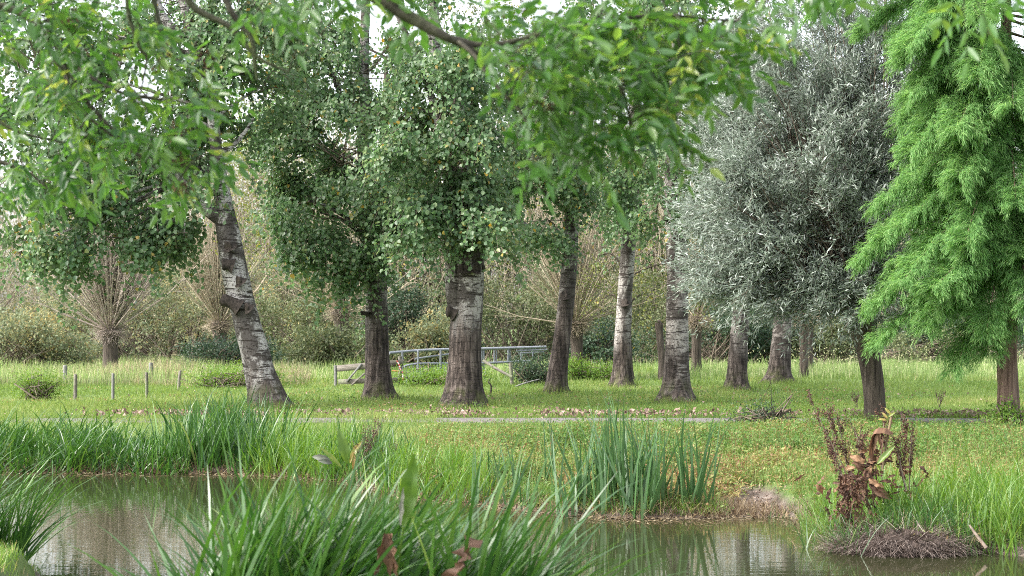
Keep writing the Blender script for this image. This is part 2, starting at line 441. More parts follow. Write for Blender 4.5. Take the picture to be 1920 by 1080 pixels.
def ground_mat():
    m, nt, nd, lk = new_mat('ground_soil')
    out = nd.new('ShaderNodeOutputMaterial'); tc = nd.new('ShaderNodeTexCoord')
    def nz(s, d=5):
        n = nd.new('ShaderNodeTexNoise'); n.inputs['Scale'].default_value = s; n.inputs['Detail'].default_value = d; n.inputs['Roughness'].default_value = .65
        lk.new(tc.outputs['Object'], n.inputs['Vector']); return n.outputs['Fac']
    r1 = ramp(nd, [(.3, (.055, .095, .022)), (.5, (.085, .135, .032)), (.7, (.13, .16, .05))]); lk.new(nz(.6, 8), r1.inputs['Fac'])
    r2 = ramp(nd, [(.35, (.050, .038, .028)), (.55, (.12, .095, .078)), (.72, (.225, .19, .165))]); lk.new(nz(3., 8), r2.inputs['Fac'])
    a = nd.new('ShaderNodeAttribute'); a.attribute_name = 'mud'
    ad = nd.new('ShaderNodeMath'); ad.operation = 'MULTIPLY_ADD'; ad.inputs[1].default_value = .5; lk.new(nz(5.), ad.inputs[0]); lk.new(a.outputs['Fac'], ad.inputs[2])
    rr = ramp(nd, [(.48, 0), (.98, 1)]); lk.new(ad.outputs[0], rr.inputs['Fac'])
    mx = nd.new('ShaderNodeMix'); mx.data_type = 'RGBA'; lk.new(rr.outputs['Color'], mx.inputs['Factor']); lk.new(r1.outputs['Color'], mx.inputs['A']); lk.new(r2.outputs['Color'], mx.inputs['B'])
    p = nd.new('ShaderNodeBsdfPrincipled'); p.inputs['Roughness'].default_value = .85; p.inputs['Specular IOR Level'].default_value = .25
    lk.new(mx.outputs['Result'], p.inputs['Base Color'])
    b = nd.new('ShaderNodeBump'); b.inputs['Strength'].default_value = .8; b.inputs['Distance'].default_value = .05; lk.new(nz(9., 8), b.inputs['Height']); lk.new(b.outputs[0], p.inputs['Normal'])
    lk.new(p.outputs[0], out.inputs[0]); return m


gx = axis_grid([(-1500, -300, 150), (-300, -60, 30), (-60, -16, 2), (-16, 16, .2), (16, 60, 2), (60, 300, 30), (300, 1500, 150)])
gy = axis_grid([(-40, 4, 2), (4, 8, .5), (8, 36, .18), (36, 60, .8), (60, 120, 5), (120, 400, 30), (400, 2400, 200)])
XX, YY = np.meshgrid(gx, gy); ZZ = gz(XX, YY)
nx, ny = len(gx), len(gy)
ii = np.arange(ny - 1)[:, None] * nx + np.arange(nx - 1)[None]
dshore = np.maximum(YY - far_y(XX), near_y(XX) - YY)
mud = np.clip(1.0 - sm(.05, .6, dshore), 0, 1)
mud = np.maximum(mud, 1.1 * np.exp(-((XX - 3.05) / .5) ** 2) * sm(2.6, 1.2, YY - far_y(XX)) * (YY > 18))
mud = np.maximum(mud, .75 * np.exp(-((YY - 33.8) / 1.2) ** 2) * sm(-4, -6, XX))
g = Geo(); g.add(np.stack([XX, YY, ZZ], -1).reshape(-1, 3), np.stack([ii, ii + 1, ii + nx + 1, ii + nx], -1).reshape(-1, 4))
tag(g.build('ground', ground_mat(), smooth=True, attr={'mud': mud.ravel()}), kind='structure')


def water_mat():
    m, nt, nd, lk = new_mat('pond_water')
    out = nd.new('ShaderNodeOutputMaterial'); tc = nd.new('ShaderNodeTexCoord')
    mp = nd.new('ShaderNodeMapping'); mp.inputs['Scale'].default_value = (1.6, 5.5, 1); lk.new(tc.outputs['Object'], mp.inputs['Vector'])
    n1 = nd.new('ShaderNodeTexNoise'); n1.inputs['Scale'].default_value = 1.0; n1.inputs['Detail'].default_value = 3; lk.new(mp.outputs[0], n1.inputs['Vector'])
    b = nd.new('ShaderNodeBump'); b.inputs['Strength'].default_value = .07; b.inputs['Distance'].default_value = .02; lk.new(n1.outputs['Fac'], b.inputs['Height'])
    p = nd.new('ShaderNodeBsdfPrincipled'); p.inputs['Base Color'].default_value = (.026, .028, .013, 1); p.inputs['Roughness'].default_value = .015
    p.inputs['IOR'].default_value = 1.36; p.inputs['Specular IOR Level'].default_value = .75
    lk.new(b.outputs[0], p.inputs['Normal']); lk.new(p.outputs[0], out.inputs[0]); return m


g = Geo(); wx = np.array([-60, 60.]); g.add([(-60, 6, ZW), (60, 6, ZW), (60, 30, ZW), (-60, 30, ZW)], [(0, 1, 2, 3)])
tag(g.build('water', water_mat()), kind='structure')

# footpath: a thin asphalt strip between the bank and the poplars
def path_y(x): return 33.75 - .012 * x - .0025 * x * x
px_ = np.arange(-40, 41, .5); prof = np.array([-.72, -.70, -.3, .3, .70, .72]); ph = np.array([-.03, .010, .018, .018, .010, -.03])
V = np.stack([np.stack([px_, path_y(px_) + o, np.maximum(gz(px_, path_y(px_) + o), -.02) + h], -1) for o, h in zip(prof, ph)], 1)
n = len(px_); b = np.arange(n - 1)[:, None] * 6 + np.arange(5)[None]
g = Geo(); g.add(V.reshape(-1, 3), np.stack([b, b + 6, b + 7, b + 1], -1).reshape(-1, 4))
tag(g.build('footpath', M['asphalt'], smooth=True), kind='structure')


# ------------------------------------------------------------------ grass and ground cover (stuff)
def scatter(rng, n, x0, x1, y0, y1, keep):
    """x limits are given as pixel columns so that the density follows the view wedge"""
    y = rng.uniform(y0, y1, n); x = rng.uniform(x0, x1, n) * (y / y1 * .7 + .3)
    k = keep(x, y); return x[k], y[k]


rng = np.random.default_rng(11)
g = Geo()
def on_land(x, y): return (np.maximum(y - far_y(x), near_y(x) - y) > .35)
def off_path(x, y): return np.abs(y - path_y(x)) > np.where(x < -1.2, .08, .44) + .9 * (vnoise(x, y, 1.1, 9) - .45)
def meadow_ok(x, y): return on_land(x, y) & off_path(x, y)
for n, y0, y1, hw, L, W in ((60000, 24, 33, 12, .12, .010), (90000, 33, 42, 14, .13, .013), (60000, 42, 56, 19, .15, .018), (34000, 56, 82, 30, .22, .028)):
    x, y = scatter(rng, n, -hw, hw, y0, y1, meadow_ok); k = len(x)
    hh = (.55 + .9 * vnoise(x, y, .7, 4) ** 1.5) * np.where((y > 28.5) & (y < path_y(x)), np.where(x > -1.5, .62, 1.15), 1.)
    blades(g, np.stack([x, y, gz(x, y) - .01], 1), L * hh * rng.uniform(.6, 1.4, k), W * rng.uniform(.7, 1.3, k), rng.uniform(0, 6.28, k), rng.uniform(.05, .6, k), rng.uniform(.2, 1.3, k), 2,
           np.clip(vnoise(x, y, .35, 5) * .5 + .25 + rng.normal(0, .17, k), 0, 1), rng)
tag(g.build('meadow_grass', M['meadow']), 'short green grass covering the meadow under the poplars', 'grass', kind='stuff')

# grass on the two near banks (left corner and behind the big tuft)
g = Geo(); x = rng.uniform(-6.5, -3.7, 14000); y = rng.uniform(12.5, 16, 14000); k = (near_y(x) - y > .05); x, y = x[k], y[k]; k = len(x)
blades(g, np.stack([x, y, gz(x, y) - .01], 1), rng.uniform(.05, .15, k), rng.uniform(.005, .010, k), rng.uniform(0, 6.28, k), rng.uniform(.05, .7, k), rng.uniform(.2, 1.3, k), 2, np.clip(rng.normal(.6, .22, k), 0, 1), rng)
tag(g.build('bank_grass', M['sedge_bright']), 'bright short grass on the near bank at the bottom left corner', 'grass', kind='stuff')

g = Geo(); x, y = scatter(rng, 2600, -15, 15, 34.6, 50, lambda x, y: vnoise(x, y, .4, 51) > .45)
k = len(x); hh = rng.uniform(.08, .22, k)
rep_ = np.repeat(np.arange(k), 9); q = len(rep_)
P = np.stack([x[rep_] + rng.normal(0, .10, q), y[rep_] + rng.normal(0, .10, q), gz(x[rep_], y[rep_]) + hh[rep_] * rng.uniform(.2, 1, q)], 1)
leaves(g, P, rdir(rng, q), unit(rng.normal(0, .5, (q, 3)) + UP), rng.uniform(.03, .08, q), rng.uniform(.015, .035, q), np.clip(rng.normal(.35, .2, q) + .5 * (rng.uniform(0, 1, k) < .22)[rep_], 0, 1))
tag(g.build('meadow_weeds', M['weed']), 'small broad leaved weeds dotted through the meadow grass', 'weeds', kind='stuff')

# tall pale grass in front of the hedge
g = Geo()
def tall_ok(x, y): return (x > 6) | (x < -9) | (vnoise(x, y, .25, 8) > .45)
for n, y0, y1, hw in ((26000, 60, 76, 27), (16000, 52, 62, 22)):
    x, y = scatter(rng, n, -hw, hw, y0, y1, tall_ok)
    if y0 < 55:
        kk = (x < -7) & (y > 54); x, y = x[kk], y[kk]
    k = len(x)
    blades(g, np.stack([x, y, gz(x, y)], 1), rng.uniform(.3, .75, k) * (.5 + .8 * vnoise(x, y, .5, 6)), rng.uniform(.015, .035, k), rng.uniform(0, 6.28, k), rng.uniform(.0, .35, k), rng.uniform(.1, 1.0, k), 3, np.clip(rng.normal(.45, .25, k), 0, 1), rng)
x = rng.uniform(10, 28, 900); y = rng.uniform(58, 76, 900)
leaves(g, np.stack([x, y, gz(x, y) + rng.uniform(.4, 1.0, 900)], 1), rdir(rng, 900), rdir(rng, 900), .07, .05, rng.uniform(.7, 1., 900))
tag(g.build('tall_grass', M['tall_grass']), 'tall pale seeding grass in front of the hedge at the far side of the meadow', 'grass', kind='stuff')


g = Geo()
x, y = scatter(rng, 15000, -22, -6.0, 53, 66, lambda x, y: (x < -6.5 - (y - 53) * .08) & (vnoise(x, y, .5, 15) > .25)); k = len(x)
blades(g, np.stack([x, y, gz(x, y)], 1), rng.uniform(.35, .85, k) * (.35 + .9 * vnoise(x, y, .4, 16) ** 1.3), rng.uniform(.014, .03, k), rng.uniform(0, 6.28, k), rng.uniform(.0, .4, k), rng.uniform(.0, 1.2, k), 3, np.clip(.2 + .6 * vnoise(x, y, .3, 17) + rng.normal(0, .22, k), 0, 1), rng)
tag(g.build('reeds', leaf_mat('reed_mix', [(0, (.10, .15, .06)), (.4, (.17, .20, .09)), (.7, (.30, .25, .15)), (1, (.46, .38, .27))], .65, .25, .35)), 'tall brownish reeds and dry stems behind the old fence posts', 'reeds', kind='stuff')


def herbs(g, rng, x, y, hmin, hmax, nleaf, L, W, rnd_fn, spread=.10):
    n = len(x); z = gz(x, y); h = rng.uniform(hmin, hmax, n) * (.35 + 1.1 * vnoise(x, y, 1.6, 41)) * (.45 + .55 * sm(20.8, 23, y)) * (.42 + .58 * sm(31.5, 26.5, y))
    rep = np.repeat(np.arange(n), nleaf); t = rng.uniform(.1, 1, len(rep))
    P = np.stack([x[rep] + rng.normal(0, spread, len(rep)), y[rep] + rng.normal(0, spread, len(rep)), z[rep] + h[rep] * t], 1)
    D = unit(np.stack([rng.normal(size=len(rep)), rng.normal(size=len(rep)), rng.normal(.35, .6, len(rep))], 1))
    thin_tubes(g, np.stack([x, y, z], 1), np.stack([x + rng.normal(0, spread, n), y + rng.normal(0, spread, n), z + h], 1), .003, .0015, rnd=.97)
    N = unit(np.stack([rng.normal(0, .5, len(rep)), rng.normal(-.3, .5, len(rep)), np.ones(len(rep))], 1))
    leaves(g, P, D, N, L * rng.uniform(.6, 1.3, len(rep)), W * rng.uniform(.6, 1.3, len(rep)), rnd_fn(x[rep], y[rep], len(rep)))


# weedy strip on the far bank, right half: low persicaria, nettles, yellowing leaves
g = Geo(); x = rng.uniform(-1.5, 10, 9000); y = rng.uniform(16.5, 32, 9000)
d = y - far_y(x); k = (d > .12) & (y < 31.5 + rng.normal(0, .4, 9000)) & (rng.uniform(0, 1, 9000) < np.where(y > 27.5, .55, 1)); k &= ~((np.abs(x - 3.05) < .55) & (d < 1.9)); x, y = x[k], y[k]
herbs(g, rng, x, y, .05, .42, 24, .052, .021, lambda x, y, n: np.clip(.10 + .62 * vnoise(x, y, .55, 7) ** 1.3 + .30 * np.exp(-((y - 21.2) / 1.9) ** 2) * sm(.8, 2., x) + rng.normal(0, .2, n), 0, 1), .09)
for cx_, cy_, r_, hh_, tone in [(rng.uniform(-1, 9.5), rng.uniform(22.5, 29), rng.uniform(.18, .45), rng.uniform(.18, .42), rng.choice([.05, .2, .3, .7])) for _ in range(60)] + [(1.6 + rng.normal(0, .5), 21.6 + rng.normal(0, .6), .3, .3, .85) for _ in range(9)] + [(3.4, 23., .5, .4, .8), (4.6, 22., .5, .35, .8), (5.2, 20.6, .5, .35, .7)]:
    if cy_ - far_y(cx_) < .4: continue
    nn = int(26 + 60 * r_); xx = cx_ + rng.normal(0, r_ * .6, nn); yy = cy_ + rng.normal(0, r_ * .6, nn)
    herbs(g, rng, xx, yy, hh_ * .5, hh_, 26, .06, .024, lambda x, y, n: np.clip(tone + rng.normal(0, .15, n), 0, 1), .07)
k = len(x)
kk = rng.integers(0, k, 9000); P = np.stack([x[kk] + rng.normal(0, .12, 9000), y[kk] + rng.normal(0, .12, 9000), gz(x[kk], y[kk])], 1)
blades(g, P, rng.uniform(.14, .50, 9000) * (.25 + .75 * sm(31., 27., P[:, 1])), rng.uniform(.005, .009, 9000), rng.uniform(0, 6.28, 9000), rng.uniform(.0, .5, 9000), rng.uniform(.1, 1.2, 9000), 3, np.clip(rng.normal(.45, .25, 9000), 0, 1), rng)
k9 = 5200; kk = rng.integers(0, k, k9); P = np.stack([x[kk] + rng.normal(0, .2, k9), y[kk] + rng.normal(0, .2, k9), gz(x[kk], y[kk])], 1)
blades(g, P, rng.uniform(.18, .50, k9) * (.3 + .7 * sm(31., 27., P[:, 1])), .005, rng.uniform(0, 6.28, k9), rng.uniform(.0, .4, k9), rng.uniform(.1, .8, k9), 3, rng.uniform(.7, 1., k9), rng)
tag(g.build('bank_weeds', M['weed']), 'low yellowing weeds and herbs on the sunny bank between pond and path', 'weeds', kind='stuff')

# fallen leaves along the far edge of the path and scattered over the grass
g = Geo(); n = 3600; x = rng.uniform(-9, 12, n); y = path_y(x) + .62 + np.abs(rng.normal(0, .45, n)); k = (vnoise(x, y, 1.1, 12) + rng.normal(0, .25, n) > .42); x, y = x[k], y[k]; n = len(x)
P = np.stack([x, y, np.maximum(gz(x, y), 0) + rng.uniform(.03, .13, n)], 1)
leaves(g, P, rdir(rng, n), unit(np.stack([rng.normal(0, .7, n), rng.normal(-.5, .6, n), np.ones(n)], 1)), rng.uniform(.04, .11, n), rng.uniform(.03, .08, n), rng.uniform(0, 1, n), fold=.3)
n = 900; x = rng.uniform(-10, 13, n); y = rng.uniform(33, 50, n); kk = rng.uniform(0, 1, n) < .5; x, y = x[kk], y[kk]; n = len(x)
leaves(g, np.stack([x, y, gz(x, y) + rng.uniform(.06, .14, n)], 1), rdir(rng, n), unit(np.stack([rng.normal(0, .5, n), rng.normal(-.4, .5, n), np.ones(n)], 1)), rng.uniform(.04, .09, n), rng.uniform(.03, .07, n), rng.uniform(0, .9, n), fold=.3)
tag(g.build('leaf_litter', M['litter']), 'brown fallen leaves lying along the edge of the footpath', 'fallen leaves', kind='stuff')


# ------------------------------------------------------------------ sedge, iris and other waterside plants
def sedge_clump(name, label, cat, spots, mat, rng, L=(.5, .9), W=(.012, .02), lean=None, n_each=60, th=(.05, .5), kap=(.3, 1.6), spread=.14, group=None, dry=.05, nseg=5, z=None):
    """a stand of arching blades rooted at the given world spots, plus dead straw at its foot"""
    spots = np.asarray(spots, float); c = spots.mean(0)
    t = thing(name, label, cat, (c[0], c[1], float(gz(c[0], c[1]))), group)
    g = Geo(); gd = Geo()
    for s in spots:
        n = max(1, int(n_each * rng.uniform(.7, 1.3)))
        x = s[0] + rng.normal(0, spread, n); y = s[1] + rng.normal(0, spread, n)
        zz = np.maximum(gz(x, y), ZW - .05) - .02
        az = rng.uniform(0, 6.28, n) if lean is None else np.where(rng.uniform(0, 1, n) < lean[1], rng.normal(lean[0], .55, n), rng.uniform(0, 6.28, n))
        P = np.stack([x, y, zz], 1); sc = rng.uniform(.8, 1.15)
        blades(g, P, rng.uniform(*L, n) * sc, rng.uniform(*W, n), az, rng.uniform(*th, n), rng.uniform(*kap, n), nseg, np.clip(rng.normal(.45, .20, n), 0, .93), rng, twist=1.2)
        nd_ = int(n * dry)
        if nd_:
            k = rng.integers(0, n, nd_)
            blades(gd, P[k] + np.stack([rng.normal(0, .05, nd_), rng.normal(-.05, .05, nd_), np.full(nd_, .02)], 1), rng.uniform(.2, .5, nd_), rng.uniform(.008, .014, nd_), rng.uniform(0, 6.28, nd_), rng.uniform(.6, 1.4, nd_), rng.uniform(.4, 1.4, nd_), 4, rng.uniform(0, 1, nd_), rng)
    g.build('blades', mat, t)
    if gd.n:
        gd.build('straw', M['dry_blade'], t)
    return t


rng = np.random.default_rng(21)
def line_spots(pts, step, jit=.15):
    P = []
    for (x0, y0), (x1, y1) in zip(pts[:-1], pts[1:]):
        m = max(1, int(math.hypot(x1 - x0, y1 - y0) / step))
        for i in range(m):
            u = (i + rng.uniform(0, 1)) / m; P.append((x0 + u * (x1 - x0) + rng.normal(0, jit), y0 + u * (y1 - y0) + rng.normal(0, jit)))
    return P


def shore_spots(x0, x1, rows, step):
    P = []
    for d in rows:
        m = max(2, int((x1 - x0) / step)); x = x0 + (np.arange(m) + rng.uniform(0, 1, m)) * (x1 - x0) / m
        P += [(a, float(far_y(a)) + d + rng.normal(0, .10)) for a in x]
    return P


# left bank: overhanging sedge mass, one clump of plants after another
sedge_clump('sedge_clump', 'low arching blue green sedge at the left edge, spilling over the far water line', 'sedge', shore_spots(-9.4, -6.6, (.05, .45, 1.0, 1.7, 2.5), .2), M['sedge'], rng, (.45, .90), (.028, .046), (-.9, .45), 26, (.15, .9), (.6, 2.1), group='sedge clumps along the far bank')
sedge_clump('sedge_clump', 'arching sedge with straw at its foot, right of the leftmost blue green sedge', 'sedge', shore_spots(-6.7, -5.0, (.03, .4, .9, 1.5), .19), M['sedge'], rng, (.35, .74), (.025, .042), (-.9, .4), 26, (.1, .8), (.5, 2.0), group='sedge clumps along the far bank', dry=.16)
sedge_clump('sedge_clump', 'tall dark green upright sedge stand in front of the leaning poplar', 'sedge', shore_spots(-5.3, -3.8, (.1, .5, 1.1, 1.8, 2.6), .19), M['sedge'], rng, (.60, 1.15), (.032, .052), None, 20, (.02, .45), (.1, 1.1), group='sedge clumps along the far bank', dry=.05)
sedge_clump('sedge_clump', 'pale bright green fine sedge with white tips right of the dark upright stand', 'sedge', shore_spots(-3.9, -2.4, (.03, .35, .8, 1.4, 2.2), .17), M['sedge_bright'], rng, (.32, .74), (.018, .030), None, 34, (.02, .6), (.2, 1.9), group='sedge clumps along the far bank', dry=.06)
sedge_clump('sedge_clump', 'dark bladed sedge behind the dock with dead seed heads in the middle of the bank', 'sedge', shore_spots(-2.7, -1.6, (.1, .6, 1.3, 2.2), .2), M['sedge'], rng, (.40, .85), (.020, .034), None, 18, (.02, .5), (.1, 1.2), group='sedge clumps along the far bank', dry=.15)
sedge_clump('sedge_clump', 'fine bright grass tussock with pale flopping tips right of the dead dock', 'sedge', shore_spots(-1.7, -.4, (.05, .4, .9, 1.6), .15), M['sedge_bright'], rng, (.30, .74), (.014, .024), None, 36, (.02, .45), (.1, 2.0), group='sedge clumps along the far bank', dry=.07)
# iris stands in the middle
sedge_clump('iris_clump', 'tall upright iris blades in shallow water right of the middle of the pond', 'iris', [(.55 + .17 * i + rng.normal(0, .05), 20.05 + rng.normal(0, .25)) for i in range(11)] + [(1.45 + rng.normal(0, .30), 20.0 + rng.normal(0, .2)) for _ in range(7)], M['iris'], rng, (.60, 1.36), (.040, .058), None, 12, (.0, .46), (-.15, .55), spread=.10, group='iris clumps at the water edge', dry=.35)
sedge_clump('iris_clump', 'sparse iris blades beside the mud left of the tall iris clump', 'iris', [(-.35 + .2 * i + rng.normal(0, .05), 21.4 + rng.normal(0, .3)) for i in range(5)], M['iris'], rng, (.6, 1.0), (.032, .046), None, 9, (.0, .45), (.1, .6), spread=.08, group='iris clumps at the water edge', dry=.3)
sedge_clump('sedge_clump', 'ragged sedge and straw on the steep bank corner between bare mud and dead dock', 'sedge', [(3.42 + rng.normal(0, .10), rng.uniform(17.3, 19.2)) for _ in range(26)], M['sedge_bright'], rng, (.25, .55), (.009, .015), None, 26, (.05, .8), (.3, 1.6), spread=.09, group='sedge clumps along the far bank', dry=.5)
# right bank around the mound
sedge_clump('sedge_clump', 'loose green sedge behind and right of the dead root mound', 'sedge', line_spots([(3.75, 17.9), (5.2, 17.6)], .12) + line_spots([(3.9, 18.7), (5.4, 18.4)], .16), M['sedge_bright'], rng, (.4, .85), (.017, .028), None, 32, (.05, .6), (.2, 1.4), group='sedge clumps along the far bank', dry=.07)
sedge_clump('sedge_clump', 'bright green grass fountain at the right edge of the picture by the water', 'sedge', line_spots([(4.75, 16.9), (5.6, 16.5)], .09) + line_spots([(4.9, 17.6), (5.9, 17.3)], .12), M['sedge_bright'], rng, (.45, .9), (.014, .024), (3.3, .3), 36, (.03, .5), (.3, 1.5), group='sedge clumps along the far bank', dry=.07)
# near bank
sedge_clump('sedge_clump', 'dark green sedge leaning over the water from the near bank at the left edge', 'sedge', [(-5.0 + rng.normal(0, .14), 15.2 + rng.normal(0, .22)) for _ in range(20)] + [(-4.55 + rng.normal(0, .10), 15.35 + rng.normal(0, .2)) for _ in range(9)], M['sedge'], rng, (.75, 1.35), (.018, .032), (-.1, .6), 14, (.1, .8), (.3, 1.4), spread=.06, group='near sedge tufts', nseg=7)
big = [(-1.02 + rng.normal(0, .34), 9.15 + rng.normal(0, .22)) for _ in range(42)] + [(-1.42 + rng.normal(0, .12), 9.2 + rng.normal(0, .2)) for _ in range(12)] + [(-.45 + rng.normal(0, .25), 9.15 + rng.normal(0, .2)) for _ in range(14)]
sedge_clump('sedge_clump', 'large blurred tuft of long glossy sedge in the foreground, leaning right', 'sedge', big, M['sedge'], rng, (.78, 1.36), (.040, .066), (.1, .76), 25, (.05, .68), (.1, 1.3), spread=.09, group='near sedge tufts', nseg=8, dry=.04)


def broad_leaf(g, base, d, n, L, W, rng, bend=.5, rnd=.5, wave=.12, nl=9):
    """a single large dock leaf: folded, bent blade with wavy margins"""
    d = unit(d); n = unit(n); s = unit(np.cross(d, n)); n = np.cross(s, d)
    t = np.linspace(0, 1, nl); ang = bend * t
    pos = np.asarray(base, float) + np.concatenate([np.zeros((1, 3)), np.cumsum((L / (nl - 1)) * (np.cos(ang[:-1])[:, None] * d - np.sin(ang[:-1])[:, None] * n), 0)])
    w = W * np.sin(np.pi * np.clip(t, .03, .985)) ** .7 * (1.1 - .45 * t)
    ln = np.cos(ang)[:, None] * n + np.sin(ang)[:, None] * d
    rows = []
    for k in (-1, -.5, 0, .5, 1):
        lift = (abs(k) * .22 + wave * abs(k) * np.sin(t * 17 + k * 2 + rng.uniform(0, 6))) * w
        rows.append(pos + s * (k * w / 2)[:, None] + ln * lift[:, None])
    V = np.stack(rows, 1).reshape(-1, 3)
    i = np.arange(nl - 1)[:, None] * 5 + np.arange(4)[None]
    q = np.stack([i, i + 1, i + 6, i + 5], -1).reshape(-1, 4)
    g.add(V, q, np.clip(rnd + rng.normal(0, .05, len(q)), 0, 1))


def seed_stalk(gs, gl, base, tip, rng, dens=70, spread=.05, r=.006):
    """dead dock stalk: stem, short side branches, whorls of brown seeds"""
    base, tip = np.asarray(base, float), np.asarray(tip, float)
    mid = (base + tip) / 2 + rng.normal(0, .03, 3)
    P = spline([base, mid, tip], 9); tube(gs, P, np.linspace(r, r * .35, 9), 5)
    m = 9; t = rng.uniform(.35, .95, m); S = base + t[:, None] * (tip - base)
    E = S + np.stack([rng.normal(0, spread * 1.6, m), rng.normal(0, spread * 1.6, m), rng.uniform(.06, .2, m)], 1)
    thin_tubes(gs, S, E, r * .45, r * .25)
    n = dens * 3; w = rng.integers(0, m + 3, n); u = rng.uniform(0, 1, n)
    A = np.where((w < m)[:, None], S[np.minimum(w, m - 1)] + u[:, None] * (E - S)[np.minimum(w, m - 1)], base + (.4 + .6 * u)[:, None] * (tip - base))
    leaves(gl, A + rng.normal(0, spread * .28, (n, 3)), rdir(rng, n), rdir(rng, n), rng.uniform(.012, .026, n), rng.uniform(.010, .020, n), rng.uniform(0, 1, n))


rng = np.random.default_rng(31)
# dead dock thicket on the mound
def gp(px, py, Y):
    p = at(px, py, Y); return p
t = thing('dead_dock', 'withered brown dock with tall dark seed stalks standing on the mound at the right bank', 'dead plant', gp(1620, 960, 17.6))
gs, gl, gd = Geo(), Geo(), Geo()
for bx, by, tx, ty in ((1590, 930, 1517, 745), (1605, 930, 1548, 755), (1600, 930, 1570, 770), (1640, 930, 1600, 800), (1620, 940, 1615, 795), (1585, 940, 1545, 800), (1625, 950, 1640, 830), (1700, 920, 1695, 790), (1705, 920, 1712, 800), (1700, 925, 1680, 820), (1655, 930, 1660, 770)):
    Y = 17.7 + rng.normal(0, .12); seed_stalk(gs, gl, gp(bx, by, Y), gp(tx, ty, Y + rng.normal(0, .1)), rng, 150, .042, .007)
for _ in range(190):
    b = gp(rng.normal(1600, 20), rng.uniform(880, 985), 17.4 + rng.normal(0, .12)); broad_leaf(gd, b, (rng.normal(0, .5), rng.normal(0, .4), -1.), (rng.normal(), rng.normal() - .5, .3), rng.uniform(.06, .20), rng.uniform(.015, .045), rng, rng.uniform(-.6, 2.), rng.uniform(0, .6), .7)
for _ in range(80):
    b = gp(rng.normal(1645, 50), rng.uniform(835, 930), 17.7 + rng.normal(0, .12)); broad_leaf(gd, b, (rng.normal(0, .7), rng.normal(0, .4), rng.uniform(-1., .2)), (rng.normal(), -1, .3), rng.uniform(.06, .15), rng.uniform(.02, .045), rng, rng.uniform(.3, 2.2), rng.uniform(0, .8), .6)
for _ in range(16):
    b = gp(rng.normal(1622, 40), rng.uniform(850, 930), 17.5 + rng.normal(0, .1)); broad_leaf(gd, b, (rng.normal(0, .6), rng.normal(-.2, .3), rng.uniform(-1., .4)), (rng.normal(), -1, .4), rng.uniform(.14, .24), rng.uniform(.05, .085), rng, rng.uniform(.8, 2.4), rng.uniform(.4, 1.), .5)
gs.build('stalk', M['twig'], t); gl.build('seed_head', M['seed'], t); gd.build('withered_leaves', M['dead_leaf'], t)
t = thing('curled_leaf', 'hook shaped hanging brown withered leaf on a stem above the dead dock', 'dead leaf', gp(1650, 880, 17.5)); g2 = Geo(); gd = Geo()
Pn = [gp(1655, 880, 17.5), gp(1660, 840, 17.5), gp(1668, 800, 17.5), gp(1672, 778, 17.5)]
tube(g2, spline(Pn, 8), np.linspace(.010, .016, 8), 6); g2.build('stem', M['dry_blade'], t)
ar = spline([gp(1672, 812, 17.45), gp(1658, 803, 17.45), gp(1643, 806, 17.45), gp(1636, 828, 17.45), gp(1632, 858, 17.45)], 14)
for off in (0, .02, -.02):
    Vv = []
    wv = np.interp(np.linspace(0, 1, 14), [0, .3, .7, 1], [.02, .06, .05, .01])
    for k in (-1, 0, 1):
        Vv.append(ar + np.stack([k * wv * .5 + off, off + k * wv * .6, -np.abs(k) * wv * .9 + 0 * wv], 1))
    Vv = np.stack(Vv, 1).reshape(-1, 3); i = np.arange(13)[:, None] * 3 + np.arange(2)[None]
    gd.add(Vv, np.stack([i, i + 1, i + 4, i + 3], -1).reshape(-1, 4), rng.uniform(.3, .8, 26))
for _ in range(5):
    broad_leaf(gd, ar[rng.integers(3, 10)], (rng.normal(0, .2), rng.normal(0, .2), -1), (rng.normal(), -1, 0), rng.uniform(.15, .28), .035, rng, .2, rng.uniform(.2, .9), .4)
gd.build('leaf_blade', M['dead_leaf'], t)
t = thing('dock_leaf', 'single fresh green dock leaf pointing up right beside the hooked brown leaf', 'leaf', gp(1645, 868, 17.4)); gd = Geo()
broad_leaf(gd, gp(1645, 870, 17.4), (.75, 0, .72), (-.5, -.8, .5), .26, .075, rng, -.15, .55); gd.build('leaf_blade', M['dock'], t)
t = thing('dock_leaf', 'pale yellow green leaf sprig on top of the hooked brown stem', 'leaf', gp(1668, 790, 17.5)); gd = Geo()
for a in range(5):
    broad_leaf(gd, gp(1662 + a * 2, 788 - a * 3, 17.5), (rng.normal(0, .7), rng.normal(0, .3), rng.uniform(.1, 1)), (rng.normal(), -1, .4), .09, .03, rng, .6, rng.uniform(.6, .95))
gd.build('leaf_blade', M['dock'], t)

# dock in the middle of the far bank
t = thing('dock_plant', 'dock with a grey leaf, broad green leaves and dark seed spikes on the middle bank', 'plant', gp(660, 900, 24.2))
gs, gl, gd, gg = Geo(), Geo(), Geo(), Geo()
for bx, by, tx, ty in ((668, 885, 722, 782), (665, 880, 712, 800), (668, 885, 700, 830), (690, 880, 745, 840), (664, 880, 690, 800)):
    seed_stalk(gs, gl, gp(bx, by, 23.9), gp(tx, ty, 23.9 + rng.normal(0, .08)), rng, 70, .05, .007)
broad_leaf(gd, gp(652, 868, 23.8), (-.25, -.1, 1.), (.2, -1, .2), .50, .17, rng, .25, .35); broad_leaf(gd, gp(656, 868, 23.9), (.30, 0, .9), (-.3, -1, .2), .42, .09, rng, 1.3, .85)
broad_leaf(gd, gp(640, 876, 23.7), (-.75, -.1, .75), (.3, -.8, .6), .42, .075, rng, .1, .6); broad_leaf(gd, gp(662, 880, 23.8), (.1, -.1, 1.), (.2, -1, .1), .26, .06, rng, .8, .95)
